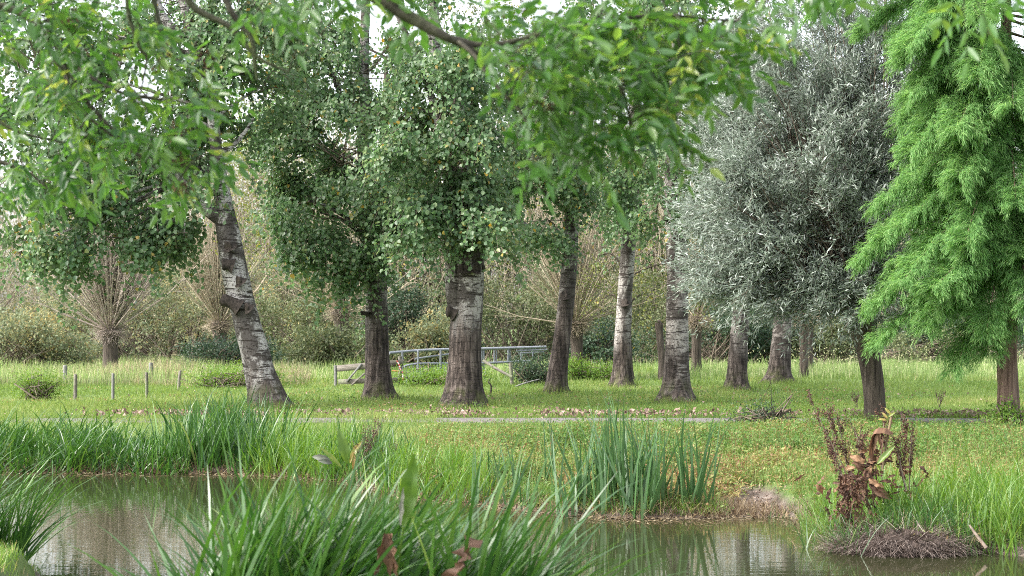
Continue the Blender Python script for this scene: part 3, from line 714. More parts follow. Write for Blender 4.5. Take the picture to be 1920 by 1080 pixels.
broad_leaf(gg, gp(618, 862, 23.6), (-.95, -.2, .25), (.2, -.95, .2), .26, .10, rng, .9, .15); broad_leaf(gg, gp(622, 868, 23.6), (-.6, -.5, .2), (.2, -.95, .2), .20, .08, rng, 1., .2)
gs.build('stalk', M['twig'], t); gl.build('seed_head', M['seed'], t); gd.build('green_leaves', M['dock'], t); tag(gg.build('grey_leaves', M['grey_leaf'], t), 'grey drooping withered leaves')
# foreground dock leaves
t = thing('dock_leaf', 'big upright green dock leaf with pale torn edge in the foreground sedge tuft', 'leaf', gp(765, 1060, 9.0)); gd = Geo(); gg = Geo()
broad_leaf(gd, gp(757, 985, 8.45), (.20, .0, 1.), (-.25, -1., .1), .37, .105, rng, -.35, .22, .14, 16); gd.build('leaf_blade', M['dock'], t)
tube(gg, spline([gp(735, 1210, 8.6), gp(745, 1080, 8.5), gp(757, 987, 8.45)], 8), .006, 6); gg.build('leaf_stalk', M['dock'], t)
gg = Geo(); broad_leaf(gg, gp(751, 985, 8.42), (.10, .0, 1.), (-.6, -1., .1), .19, .03, rng, -.1, .7, .3); tag(gg.build('torn_edge', M['grey_leaf'], t), 'pale grey torn edge')
t = thing('dead_dock_leaf', 'curled dark brown dead leaf low in the foreground sedge tuft', 'dead leaf', gp(722, 1060, 8.9)); gd = Geo()
for a in range(3):
    broad_leaf(gd, gp(722 + 6 * a, 1000, 8.45), (rng.normal(0, .12), 0, -1), (.8 - a, -1, 0), .22, .06, rng, .3, .25 + .15 * a, .4)
gd.build('leaf_blade', M['dead_leaf'], t)
t = thing('dead_dock_leaf', 'broad brown decaying leaf lying among the foreground sedge blades', 'dead leaf', gp(860, 1050, 9.0)); gd = Geo()
broad_leaf(gd, gp(905, 1015, 8.5), (-.9, -.1, -.25), (.2, -.5, .8), .22, .10, rng, 2.1, .2, .5); broad_leaf(gd, gp(870, 1060, 8.45), (-.7, -.1, -.5), (.2, -.5, .8), .18, .09, rng, 1.9, .35, .5)
gd.build('leaf_blade', M['dead_leaf'], t)

# the mound of roots and dead grass at the water edge
t = thing('root_mound', 'grey brown mound of dead matted roots at the water edge of the right bank', 'mound', (3.86, 16.95, ZW))
g = Geo(); th = np.linspace(0, 2 * math.pi, 33)[:-1]
rings = []
for k, (rr, hh) in enumerate(((1., -.12), (.96, .03), (.85, .09), (.6, .13), (.3, .155), (.02, .16))):
    w = 1 + .16 * np.sin(3 * th + 1) + .10 * np.sin(5 * th + 2.) + .07 * np.sin(9 * th + k)
    rings.append(np.stack([3.88 + .72 * rr * w * np.cos(th), 16.95 + .50 * rr * w * np.sin(th), np.full(32, ZW + hh) + .035 * np.sin(4 * th + k) * (k > 0) + .02 * np.sin(9 * th + 2 * k)], 1))
V = np.concatenate(rings); i = np.arange(5)[:, None] * 32; j = np.arange(32)[None]
g.add(V, np.stack([i + j, i + (j + 1) % 32, i + 32 + (j + 1) % 32, i + 32 + j], -1).reshape(-1, 4)); g.build('soil', wood_mat('mound_soil', (.018, .013, .010), (.10, .075, .062), (9, 9, 9), 1.), t, smooth=True)
g = Geo(); n = 3000; a = rng.uniform(0, 6.28, n); q = np.sqrt(rng.uniform(0, 1, n)); x = 3.88 + .76 * q * np.cos(a); y = 16.95 + .51 * q * np.sin(a); z = ZW + .17 * (1 - q ** 3) - .015
blades(g, np.stack([x, y, z], 1), rng.uniform(.08, .42, n), rng.uniform(.004, .011, n), np.where(rng.uniform(0, 1, n) < .6, a + rng.normal(0, .5, n), rng.uniform(0, 6.28, n)), rng.uniform(.85, 1.6, n), rng.uniform(-.2, 1.1, n), 5, rng.uniform(0, 1, n) ** 1.3, rng)
n = 1500; a = rng.normal(4.6, .75, n); q = rng.uniform(.72, 1.02, n); x = 3.88 + .76 * q * np.cos(a); y = 16.95 + .53 * q * np.sin(a)
blades(g, np.stack([x, y, ZW + .19 * (1 - q ** 3) + rng.uniform(0, .03, n)], 1), rng.uniform(.08, .30, n), rng.uniform(.004, .010, n), a + rng.normal(0, .6, n), rng.uniform(1.2, 1.7, n), rng.uniform(.1, 1.1, n), 5, rng.uniform(0, 1, n), rng)
g.build('matted_roots', M['root'], t)
sedge_clump('sedge_clump', 'green sedge blades growing over the top of the dead root mound', 'sedge', [(3.86 + rng.normal(0, .34), 17.2 + rng.normal(0, .2)) for _ in range(30)] + [(4.55 + rng.normal(0, .12), 16.85 + rng.normal(0, .1)) for _ in range(10)] + [(3.3 + rng.normal(0, .06), 17.2 + rng.normal(0, .2)) for _ in range(8)], M['sedge'], rng, (.3, .62), (.010, .018), None, 13, (.05, .7), (.3, 1.6), spread=.08, group='sedge clumps along the far bank', dry=.4)
t = thing('broken_branch', 'short broken branch slanting into the water at the right bank', 'branch', (4.75, 16.5, -.3)); g = Geo()
tube(g, spline([gp(1818, 985, 16.6), gp(1832, 1005, 16.5), gp(1850, 1028, 16.4)], 7), np.linspace(.012, .020, 7), 7, .1, rng); g.build('limb', M['twig'], t)
# fallen straw and leaves on the water surface near the far bank
g = Geo(); n = 2600; x = rng.uniform(-8, 3.4, n); y = far_y(x) - np.abs(rng.normal(0, .28, n)) + .1
P = np.stack([x, y, np.full(n, ZW + .006) + rng.uniform(0, .012, n)], 1); D = rdir(rng, n); D[:, 2] *= .06
leaves(g, P, D, np.tile(UP, (n, 1)) + rng.normal(0, .06, (n, 3)), rng.uniform(.02, .12, n), rng.uniform(.008, .035, n), rng.uniform(.1, 1, n), fold=.02)
tag(g.build('floating_straw', M['dry_blade']), 'straw and fallen leaves floating along the far water line', 'floating straw', kind='stuff')
# dead straw and rotting leaves along every metre of the water line
g = Geo(); n = 5200; x = rng.uniform(-9, 3.5, n); y = far_y(x) + rng.normal(.12, .16, n)
blades(g, np.stack([x, y, np.maximum(gz(x, y), ZW - .01)], 1), rng.uniform(.08, .34, n), rng.uniform(.005, .012, n), rng.uniform(0, 6.28, n), rng.uniform(.5, 1.6, n), rng.uniform(-.2, 1., n), 3, rng.uniform(0, .85, n) ** 2., rng)
n = 1500; x = rng.uniform(-9, 3.5, n); y = far_y(x) + rng.normal(.18, .2, n)
leaves(g, np.stack([x, y, np.maximum(gz(x, y), ZW) + rng.uniform(0, .04, n)], 1), rdir(rng, n), unit(rng.normal(0, .4, (n, 3)) + UP), rng.uniform(.03, .09, n), rng.uniform(.02, .05, n), rng.uniform(0, .7, n), fold=.25)
tag(g.build('dead_straw', M['dry_blade']), 'dead straw and rotting leaves washed along the far water line', 'straw', kind='stuff')
g = Geo(); n = 5200; x = rng.uniform(-2.5, 3.5, n); y = far_y(x) + np.abs(rng.normal(.1, .6, n)) + .05
kk = ~((np.abs(x - 3.05) < .5) & (y - far_y(x) < 1.7)); x, y = x[kk], y[kk]; n = len(x)
blades(g, np.stack([x, y, gz(x, y)], 1), rng.uniform(.06, .22, n), rng.uniform(.006, .012, n), rng.uniform(0, 6.28, n), rng.uniform(.0, .8, n), rng.uniform(.2, 1.7, n), 4, np.clip(rng.normal(.5, .25, n), 0, 1), rng)
tag(g.build('edge_grass', M['sedge_bright']), 'loose grass growing down to the water around the iris clumps', 'grass', kind='stuff')
g = Geo(); n = 900; x = rng.normal(3.0, .42, n); y = far_y(x) + rng.uniform(.05, 2.2, n)
leaves(g, np.stack([x, y, gz(x, y) + rng.uniform(.002, .02, n)], 1), rdir(rng, n), unit(rng.normal(0, .5, (n, 3)) + UP), rng.uniform(.015, .06, n), rng.uniform(.012, .035, n), rng.uniform(0, 1, n), fold=.3)
n = 420; blades(g, np.stack([rng.normal(3.0, .45, n), far_y(np.full(n, 3.)) + rng.uniform(.2, 2.2, n), np.full(n, ZW + .03)], 1), rng.uniform(.05, .22, n), .004, rng.uniform(0, 6.28, n), rng.uniform(1.1, 1.6, n), rng.uniform(-.1, .3, n), 3, rng.uniform(0, .8, n), rng)
tag(g.build('mud_debris', M['litter']), 'scraps of leaf and twig strewn over the bare mud', 'debris', kind='stuff')
g = Geo(); n = 2600; a_ = rng.uniform(0, 6.28, n); q = rng.uniform(.75, 1.35, n); x = 3.0 + .62 * q * np.cos(a_); y = 20.95 + 1.15 * q * np.sin(a_); kk = (y > far_y(x) + .5); x, y = x[kk], y[kk]; n = len(x)
blades(g, np.stack([x, y, gz(x, y) - .01], 1), rng.uniform(.06, .28, n), rng.uniform(.005, .010, n), rng.uniform(0, 6.28, n), rng.uniform(.1, .9, n), rng.uniform(.2, 1.6, n), 3, np.clip(rng.normal(.55, .3, n), 0, 1), rng)
tag(g.build('mud_edge_grass', M['weed']), 'scruffy grass closing in round the bare mud', 'grass', kind='stuff')
# rush stems at the mud beach
t = thing('rush_tuft', 'thin sparse rush stems standing in the water in front of the bare mud', 'rush', gp(1460, 985, 19.2)); g = Geo(); n = 26
x = rng.normal(3.05, .14, n); y = rng.normal(19.3, .12, n); blades(g, np.stack([x, y, np.full(n, ZW - .02)], 1), rng.uniform(.15, .36, n), .006, rng.uniform(0, 6.28, n), rng.uniform(.05, .45, n), rng.uniform(0, .4, n), 4, rng.uniform(0, .6, n), rng)
g.build('stems', M['sedge'], t)
# matted brown weeds left of the mud
g = Geo(); n = 2200; x = rng.normal(2.55, .28, n); y = far_y(x) + np.abs(rng.normal(.55, .35, n)); blades(g, np.stack([x, y, gz(x, y)], 1), rng.uniform(.08, .22, n), rng.uniform(.004, .008, n), rng.uniform(0, 6.28, n), rng.uniform(.5, 1.5, n), rng.uniform(0, 1, n), 3, rng.uniform(0, .8, n), rng)
tag(g.build('dead_weeds', M['dry_blade']), 'brown matted dead weeds between the iris clump and the bare mud', 'dead weeds', kind='stuff')


# ------------------------------------------------------------------ trees
def sprays(g, rng, C, O, nl, length, L, W, sig, drop=.9, hexa=False, rfun=None, ndir=1., gt=None, tw=.004):
    """leafy twigs: C centres, O outward directions; leaves strung along a drooping curve"""
    n = len(C); rep = np.repeat(np.arange(n), nl); m = len(rep); t = rng.uniform(0, 1, m)
    ln = length * rng.uniform(.6, 1.3, n); az = np.stack([O[:, 0], O[:, 1], np.zeros(n)], 1); az = unit(az + rng.normal(0, .4, (n, 3)) * [1, 1, .3])
    curve = lambda tt, k: C[k] + az[k] * (ln[k] * tt * .55)[:, None] + UP * (ln[k] * (.22 * tt - drop * tt ** 1.7))[:, None]
    P = curve(t, rep) + rng.normal(0, sig, (m, 3))
    D = unit(az[rep] * .5 + rng.normal(0, .6, (m, 3)) - UP * .75)
    N = unit(az[rep] * ndir + rng.normal(0, .5, (m, 3)) + UP * .28)
    rn = np.clip(rng.normal(.45, .22, m) + np.repeat(rng.normal(0, .12, n), nl), 0, .9)
    rn = np.where(rng.uniform(0, 1, m) < .02, rng.uniform(.93, 1, m), rn)
    leaves(g, P, D, N, L * rng.uniform(.65, 1.25, m), W * rng.uniform(.65, 1.25, m), rn, hexa)
    if gt is not None:
        k = np.arange(n)
        thin_tubes(gt, C, curve(np.full(n, .5), k), tw, tw * .7); thin_tubes(gt, curve(np.full(n, .5), k), curve(np.full(n, 1.), k), tw * .7, tw * .3)


def poplar(label, Y, base_px, axis, blobs, bark, seed, limbs=(), stubs=(), seg=26, imin=26, leaf='poplar_leaf', dens=1., group='poplars in a row along the path'):
    """axis: (px, py, width_px) up the trunk; blobs: (px, py, rx_px, rz_px, dY, ry_m, n)"""
    rng = np.random.default_rng(seed); s = Y / F
    P = [np.append(at(a, b, Y), w * s / 2 * .91) for a, b, w in axis]
    P[0][2] = -.06
    root = thing('poplar_tree', label, 'tree', (P[0][0], Y, 0.), group)
    g = Geo(); C = spline(P, 70); tube(g, C[:, :3], C[:, 3], seg, .028, rng, flare=.55)
    for lb in limbs:
        Q = [np.append(at(a, b, Y + dy), w * s / 2) for a, b, w, dy in lb]
        Q = spline(Q, 22); tube(g, Q[:, :3], Q[:, 3], 12, .03, rng)
    # scaffold limbs reaching towards each leaf mass
    for (a, b, rx, rz, dy, ry, n) in blobs:
        c = at(a, b, Y + dy); i = np.argmin(np.abs(C[:, 2] - (c[2] - .2 * abs(c[0] - C[-1, 0]) - .3))); i = max(i, imin); r0 = min(C[i, 3] * .38, .085)
        Q = spline([np.append(C[i, :3], r0), np.append(C[i, :3] * .5 + c * .5 + UP * .18 + rng.normal(0, .12, 3), r0 * .6), np.append(c + UP * .15, r0 * .25)], 12); tube(g, Q[:, :3], Q[:, 3], 7, .03, rng)
    g.build('trunk', bark, root, smooth=True)
    for (a, b, a2, b2, w, dy) in stubs:
        gs = Geo(); p, q = at(a, b, Y + dy), at(a2, b2, Y + dy - .05); Q = spline([p, (p + q) / 2 + UP * .02, q], 7)
        tube(gs, Q, np.array([1.25, 1., .85, .8, .85, .95, .7]) * w * s / 2, 12, .10, rng); gs.build('branch_stub', M['bark_stub'], root, smooth=True)
    gl, gt = Geo(), Geo()
    for (a, b, rx, rz, dy, ry, n) in blobs:
        n = int(n * dens * .55); Cc, O = clusters(rng, n, at(a, b, Y + dy) + UP * (.46 if n > 60 else .04), (rx * s * 1.08, ry * 1.1, rz * s * 1.05)); O[:, 2] *= .3
        sprays(gl, rng, Cc, unit(O), 40, .85, .108, .100, .13, .95, True, gt=gt, tw=.006)
        low = np.argsort(Cc[:, 2])[:max(2, n // 6)]
        sprays(gl, rng, Cc[low] + rng.normal(0, .2, (len(low), 3)), unit(O[low]), 44, 1.25, .098, .090, .065, 1.15, True, gt=gt, tw=.006)
        m = max(2, n // 7); k = rng.integers(0, n, m); cc = at(a, b, Y + dy)
        thin_tubes(gt, np.tile(cc, (m, 1)) + rng.normal(0, .15, (m, 3)), Cc[k], .022, .008, rng.normal(0, .12, (m, 3)) + UP * .12)
    cr = gl.build('crown', M[leaf], root); gt.build('twigs', M['twig'], root)
    return root


BK = [poplar_bark('bark_poplar_pale', 1.5, .35), poplar_bark('bark_poplar', 1.9, .55), poplar_bark('bark_poplar_dark', 2.3, .75), poplar_bark('bark_poplar_grey', 1.2, .25, (.29, .26, .24))]
poplar('leaning white barked poplar with black knots, nearest the left fence posts', 38.4, 500,
       [(506, 770, 84), (497, 735, 70), (485, 690, 61), (470, 630, 57), (455, 575, 54), (440, 510, 53), (428, 440, 50), (420, 390, 40), (412, 320, 27), (402, 250, 24), (392, 170, 24), (372, 100, 26), (352, 30, 25), (335, -60, 22), (320, -180, 16)],
       [(90, 330, 140, 130, -.6, 1.2, 230), (60, 130, 130, 130, -.3, 1.2, 190), (40, 30, 120, 60, .3, 1.4, 110), (240, 360, 130, 90, .2, 1.3, 230), (300, 220, 150, 110, .3, 1.3, 230), (250, 90, 130, 80, .5, 1.4, 130), (390, 130, 90, 120, 0, 1., 110), (330, 390, 60, 70, -.3, .9, 90),
        (100, 455, 80, 25, -.6, .7, 44), (125, 480, 16, 36, -.8, .35, 22), (75, 470, 18, 26, -.7, .35, 16), (215, 445, 16, 24, -.6, .35, 12), (180, 440, 22, 32, -.6, .4, 14), (255, 440, 30, 25, -.5, .5, 22), (300, 440, 45, 25, -.5, .6, 30), (345, 455, 20, 20, -.5, .4, 14), (45, 445, 20, 26, -.6, .4, 14), (470, 80, 80, 90, .5, 1., 90), (500, 170, 40, 60, .6, .8, 34), (330, 20, 110, 55, .6, 1.4, 110), (460, 20, 100, 60, .4, 1.4, 120), (380, -120, 260, 110, 0, 2., 110)],
       poplar_bark('bark_poplar_lean', .55, .5, (.48, .455, .43)), 101, imin=40, dens=.85,
       limbs=[[(424, 415, 30, 0), (400, 400, 28, -.1), (375, 382, 22, -.2), (345, 345, 15, -.3), (315, 300, 10, -.4), (280, 260, 6, -.5)], [(392, 180, 22, 0), (420, 150, 10, .1), (470, 130, 7, .3)], [(408, 290, 14, 0), (440, 270, 9, .2), (465, 240, 7, .3), (478, 215, 6, .3)],
              [(368, 90, 22, 0), (330, 60, 18, .2), (300, 20, 16, .4), (280, -60, 12, .5)]],
       stubs=[(438, 500, 416, 497, 24, -.32), (450, 578, 414, 560, 26, -.30), (432, 466, 428, 463, 22, -.42), (452, 530, 446, 527, 22, -.42), (468, 580, 461, 577, 20, -.42)])
poplar('poplar with straight dark trunk, second from the left, half hiding the plank fence', 43.3, 710,
       [(710, 752, 70), (709, 725, 58), (708, 690, 52), (707, 630, 47), (706, 560, 45), (704, 500, 45), (697, 440, 42), (690, 390, 36), (686, 320, 32), (684, 250, 28), (682, 160, 24), (684, 60, 20), (690, -60, 15)],
       [(640, 300, 130, 110, -.5, 1.2, 260), (600, 410, 80, 75, -.7, 1., 120), (690, 365, 90, 60, -.9, .9, 100), (660, 150, 130, 120, 0, 1.3, 160), (570, 130, 90, 120, .4, 1.2, 110), (745, 330, 70, 90, -.4, 1., 110),
        (610, 495, 48, 42, -.8, .6, 55), (600, 535, 12, 16, -.8, .25, 7), (672, 470, 25, 50, -1., .5, 36), (665, 520, 14, 18, -1., .3, 9), (555, 460, 26, 34, -.7, .5, 30), (530, 380, 24, 50, -.4, .6, 26), (760, 430, 24, 36, -.6, .5, 26), (600, 60, 120, 70, .2, 1.4, 130), (560, 290, 50, 110, .4, 1., 60), (535, 180, 50, 80, .3, 1., 50), (640, -90, 200, 90, 0, 2., 90)],
       BK[1], 102, limbs=[[(684, 400, 14, -.1), (676, 375, 9, -.25), (664, 355, 7, -.35), (656, 345, 5, -.4)], [(684, 250, 18, 0), (640, 180, 10, .2), (610, 90, 8, .3), (600, 20, 6, .3)]],
       stubs=[(690, 590, 676, 588, 10, -.25)])
poplar('thickest poplar, third from the left, forked with a pale second stem', 38.9, 868,
       [(868, 768, 98), (869, 735, 80), (871, 690, 70), (873, 640, 66), (876, 590, 64), (879, 530, 63), (881, 470, 60), (881, 420, 52), (878, 350, 40), (870, 270, 34), (850, 180, 30), (815, 90, 26), (812, 20, 24), (812, -80, 18)],
       [(830, 310, 115, 90, -.5, 1.2, 230), (780, 385, 55, 50, -.4, .8, 64), (895, 395, 42, 38, -.8, .6, 60), (840, 200, 110, 80, -.2, 1.2, 150), (890, 280, 80, 120, -.3, 1.1, 140), (740, 200, 60, 70, .2, 1., 50), (775, 440, 24, 20, -.5, .5, 16), (905, 440, 14, 20, -.8, .4, 10), (880, 110, 100, 70, 0, 1.2, 110), (900, -60, 150, 80, 0, 2., 60)],
       BK[1], 103, limbs=[[(862, 600, 30, -.05), (853, 560, 32, -.1), (849, 520, 28, -.1), (847, 470, 25, -.1), (846, 420, 23, -.1), (842, 340, 20, -.1), (830, 260, 16, 0), (790, 120, 12, .2), (750, 40, 11, .3), (735, -30, 9, .3)]],
       stubs=[(853, 588, 837, 583, 24, -.16), (848, 470, 832, 456, 20, -.14), (872, 508, 872, 502, 22, -.42), (892, 508, 895, 504, 20, -.40), (903, 506, 908, 502, 10, -.1)])
poplar('slender poplar leaning right with a side branch to the left, fourth from the left', 46.8, 1040,
       [(1040, 742, 52), (1042, 720, 43), (1046, 690, 39), (1053, 640, 36), (1060, 580, 34), (1067, 500, 33), (1071, 430, 31), (1075, 370, 28), (1079, 310, 25), (1082, 240, 22), (1086, 150, 18), (1092, 40, 14), (1096, -60, 10)],
       [(1010, 340, 80, 70, -.6, 1.1, 130), (1060, 240, 100, 100, 0, 1.3, 150), (1025, 420, 42, 34, -.7, .7, 46), (1035, 450, 16, 14, -.8, .3, 9), (1060, 330, 30, 50, -.9, .5, 36), (960, 260, 70, 90, -.2, 1., 110), (950, 110, 90, 80, 0, 1.2, 90), (935, 350, 34, 50, -.4, .7, 34), (1100, 60, 150, 110, 0, 1.8, 170)],
       BK[2], 104, limbs=[[(1052, 468, 9, 0), (1030, 450, 10, -.1), (998, 430, 9, -.2), (960, 405, 8, -.3), (925, 385, 7, -.4)]], stubs=[(1058, 558, 1056, 553, 20, -.30), (1078, 470, 1083, 466, 9, -.1)])
poplar('slim pale speckled poplar right of the dark leaning one, fifth from the left', 52.4, 1166,
       [(1166, 728, 54), (1166, 708, 42), (1167, 680, 38), (1168, 620, 34), (1171, 560, 31), (1176, 490, 30), (1181, 420, 30), (1185, 370, 28), (1188, 310, 25), (1190, 240, 22), (1192, 140, 18), (1195, 20, 13)],
       [(1165, 330, 55, 50, -.6, 1., 75), (1190, 270, 80, 80, 0, 1.3, 110), (1150, 390, 24, 24, -.7, .5, 20), (1225, 330, 60, 80, .2, 1., 90), (1120, 260, 60, 70, -.2, 1., 70), (1165, 420, 12, 16, -.7, .3, 8), (1200, 110, 120, 120, 0, 1.8, 150)],
       BK[0], 105, limbs=[[(1196, 375, 10, 0), (1210, 405, 7, .1), (1225, 430, 5, .2)]], stubs=[(1172, 570, 1170, 566, 16, -.26), (1178, 462, 1180, 459, 16, -.26)])
poplar('stout pale poplar with carved marks in its bark, left of the silver willow', 42.0, 1268,
       [(1268, 757, 80), (1268, 730, 60), (1269, 690, 52), (1270, 630, 48), (1270, 570, 46), (1271, 510, 45), (1268, 450, 42), (1263, 390, 36), (1260, 320, 30), (1262, 240, 28), (1266, 150, 24), (1270, 40, 18)],
       [(1250, 330, 60, 60, .4, 1., 80), (1275, 250, 70, 80, .6, 1.2, 90), (1240, 400, 34, 30, .2, .7, 28), (1290, 110, 120, 120, .6, 1.8, 150)],
       poplar_bark('bark_poplar_carved', .8, .4, (.37, .34, .31)), 106, stubs=[(1258, 490, 1256, 484, 20, -.30), (1284, 500, 1288, 494, 20, -.22), (1258, 415, 1244, 408, 12, -.1)])
poplar('short visible ringed poplar trunk under the left of the silver willow crown', 49.2, 1383,
       [(1382, 736, 58), (1382, 718, 46), (1383, 690, 40), (1385, 650, 37), (1388, 610, 36), (1390, 570, 34), (1392, 500, 30), (1394, 400, 26), (1396, 280, 22), (1398, 120, 16)],
       [(1390, 300, 90, 130, .4, 1.4, 130), (1395, 120, 120, 110, .4, 1.6, 90)], BK[3], 107)
poplar('broad based ringed poplar trunk leaning right under the middle of the silver willow crown', 55.9, 1461,
       [(1459, 722, 66), (1460, 704, 50), (1462, 680, 44), (1465, 640, 40), (1468, 600, 38), (1471, 560, 35), (1475, 480, 30), (1480, 380, 26), (1484, 240, 20), (1486, 120, 15)],
       [(1480, 300, 100, 130, .4, 1.6, 120), (1484, 110, 130, 110, .4, 1.6, 90)], BK[3], 108)

# carved initials in the stout poplar's bark
g = Geo(); Yc = 42.0 - .335
for pts in ([(1262 + 7 * math.cos(a), 680 + 8 * math.sin(a)) for a in np.linspace(-2.6, 2.4, 13)], [(1252, 676), (1257, 673), (1259, 678), (1252, 681), (1258, 685)], [(1252, 697), (1252, 707)], [(1252, 697), (1257, 700), (1252, 702)], [(1258, 698), (1266, 707)], [(1266, 697), (1258, 707)]):
    Q = np.array([at(a, b, Yc + .30 * (1 - math.sqrt(max(0, 1 - ((a - 1268) / 25.) ** 2)))) for a, b in pts]); tube(g, Q, .008, 5)
o = g.build('bark_carving', M['carve'], [x for x in bpy.data.objects if x.get('label', '').startswith('stout pale poplar')][0])

g = Geo()
for px, Y, r in ((503, 38.4, .5), (710, 43.3, .48), (868, 38.9, .6), (1040, 46.8, .4), (1166, 52.4, .45), (1268, 42., .52), (1382, 49.2, .46), (1459, 55.9, .58), (1642, 32.7, .28), (1891, 29.8, .28)):
    rng = np.random.default_rng(px); n = 420; a = rng.uniform(0, 6.28, n); q = r * (.85 + np.abs(rng.normal(0, .35, n))); x = (px - CX) / F * Y + q * np.cos(a); y = Y + q * np.sin(a)
    blades(g, np.stack([x, y, gz(x, y) - .01], 1), rng.uniform(.10, .30, n), rng.uniform(.008, .016, n), rng.uniform(0, 6.28, n), rng.uniform(.0, .6, n), rng.uniform(.2, 1.4, n), 3, np.clip(rng.normal(.45, .25, n), 0, 1), rng)
tag(g.build('rank_grass', M['meadow']), 'longer grass left standing round the foot of each trunk', 'grass', kind='stuff')

# silver willow pollard
rng = np.random.default_rng(201); Y = 32.7; s = Y / F
root = thing('willow_tree', 'pollard willow with dense silvery grey crown and dark bare trunk by the path', 'tree', (at(1642, 790, Y)[0], Y, 0))
g = Geo(); C = spline([np.append(at(a, b, Y), w * s / 2) for a, b, w in ((1643, 800, 50), (1641, 770, 41), (1637, 720, 41), (1630, 670, 43), (1622, 630, 48), (1616, 600, 58), (1612, 575, 60), (1610, 555, 40))], 40)
C[0, 2] = -.06; tube(g, C[:, :3], C[:, 3], 22, .03, rng, flare=.15)
head = at(1612, 580, Y)
blobs = [(1490, 300, 175, 190, 0, 1.9, 620), (1425, 425, 115, 115, -.3, 1.3, 290), (1385, 330, 72, 160, 0, 1.2, 220), (1590, 330, 140, 200, 0, 1.8, 380), (1560, 490, 110, 70, -.6, 1., 170), (1500, 130, 170, 130, .2, 1.6, 320), (1650, 480, 60, 60, -.2, .9, 80), (1385, 510, 45, 40, -.3, .7, 46), (1390, 550, 60, 26, -.4, .6, 50), (1480, 565, 60, 26, -.5, .6, 55), (1640, 170, 90, 130, .3, 1.4, 160), (1600, 575, 55, 22, -.7, .5, 36), (1560, -40, 170, 80, .3, 1.6, 120), (1660, 330, 70, 120, .2, 1.1, 170), (1705, 90, 70, 110, .5, 1.2, 120), (1660, 540, 45, 50, -.3, .8, 60), (1560, 555, 60, 40, -.6, .7, 70), (1430, 510, 90, 50, -.4, .9, 110), (1620, 420, 70, 80, -.3, 1., 120)]
gl, gt = Geo(), Geo()
for (a, b, rx, rz, dy, ry, n) in blobs:
    Cc, O = clusters(rng, n, at(a, b, Y + dy), (rx * s, ry, rz * s), 7, (.2, .45), .7)
    out = unit(Cc - head); m = 46; rep = np.repeat(np.arange(n), m); k = len(rep); ln = rng.uniform(.5, .95, n); ax = unit(out * .8 + rng.normal(0, .35, (n, 3)) + UP * .1)
    t_ = rng.uniform(0, 1, k); pos = Cc[rep] + ax[rep] * (ln[rep] * t_)[:, None] - UP * (ln[rep] * .28 * t_ ** 2)[:, None] + rng.normal(0, .055, (k, 3))
    D = unit(ax[rep] * .9 + rng.normal(0, .55, (k, 3)) - UP * .25); N = unit(rng.normal(0, .7, (k, 3)) + UP * .6 + out[rep] * .4)
    leaves(gl, pos, D, N, .130 * rng.uniform(.7, 1.25, k), .023 * rng.uniform(.8, 1.3, k), np.clip(rng.normal(.5, .26, k), 0, 1), False, .1, .12)
    thin_tubes(gt, Cc, Cc + ax * ln[:, None] - UP * (ln * .28)[:, None], .005, .002, UP * .04)
    mm = max(3, n // 9); kk = rng.integers(0, n, mm); thin_tubes(gt, np.tile(head, (mm, 1)) + rng.normal(0, .12, (mm, 3)), Cc[kk], .028, .008, rng.normal(0, .2, (mm, 3)) + UP * .25)
g.build('trunk', M['bark_willow'], root, smooth=True); gl.build('crown', M['willow_leaf'], root); gt.build('shoots', M['twig'], root)

# cypress with feathery bright fronds
rng = np.random.default_rng(301); Y = 29.8; s = Y / F
root = thing('cypress_tree', 'feathery bright green swamp cypress at the right edge with reddish furrowed trunk', 'tree', (at(1891, 808, Y)[0], Y, 0))
g = Geo(); tx = at(1891, 0, Y)[0]; C = spline([np.append(at(a, b, Y), w * s / 2) for a, b, w in ((1892, 818, 56), (1891, 790, 45), (1890, 740, 40), (1889, 660, 38), (1889, 500, 33), (1888, 300, 27), (1887, 100, 21), (1886, -150, 14), (1886, -350, 7))], 60)
C[0, 2] = -.05; tube(g, C[:, :3], C[:, 3], 20, .05, rng, flare=.25)
boughs = [(-40, 1530, 20, -.2), (-20, 1610, 60, .6), (20, 1690, 110, -.8), (60, 1740, 90, 1.), (110, 1690, 225, -.3), (150, 1720, 270, .8), (190, 1760, 200, -1.2), (240, 1700, 330, .2), (260, 1645, 385, -.3), (300, 1700, 400, .9), (340, 1660, 440, -.9), (380, 1612, 490, -.2), (420, 1680, 500, .8), (450, 1640, 575, -.4), (480, 1720, 560, .9), (500, 1648, 640, -.5), (540, 1740, 610, -.9), (555, 1790, 690, -.6), (590, 1855, 660, -.7),
          (-60, 1760, -10, -1.), (60, 1830, 130, -1.6), (150, 1820, 250, -1.7), (240, 1800, 350, -1.8), (330, 1810, 450, -1.9), (420, 1790, 540, -1.7), (500, 1850, 620, -1.5), (90, 1900, 200, -2.), (280, 1905, 380, -2.), (450, 1930, 570, -1.8), (100, 2050, 210, -.6), (200, 2080, 310, .3), (320, 2120, 420, -.5), (420, 2100, 530, .4), (520, 2060, 640, -.6), (20, 2020, 80, -.8), (-40, 1990, 0, -1.3), (380, 1990, 470, -1.4), (230, 1990, 320, -1.4)]
for _ in range(84):
    b0 = rng.uniform(-60, 500); tp = rng.choice([rng.uniform(1670, 1870), rng.uniform(1900, 2080)]); tpy = b0 + 35 + abs(tp - 1889) * rng.uniform(.25, .6)
    lim = np.interp(tpy, [0, 60, 120, 230, 300, 390, 490, 560, 650, 690], [1560, 1660, 1705, 1690, 1700, 1655, 1630, 1640, 1665, 1790]); boughs.append((b0, max(tp, lim + 10), min(tpy, 600), rng.choice([-1, -1, 1]) * rng.uniform(.2, 1.9)))
gl = Geo()
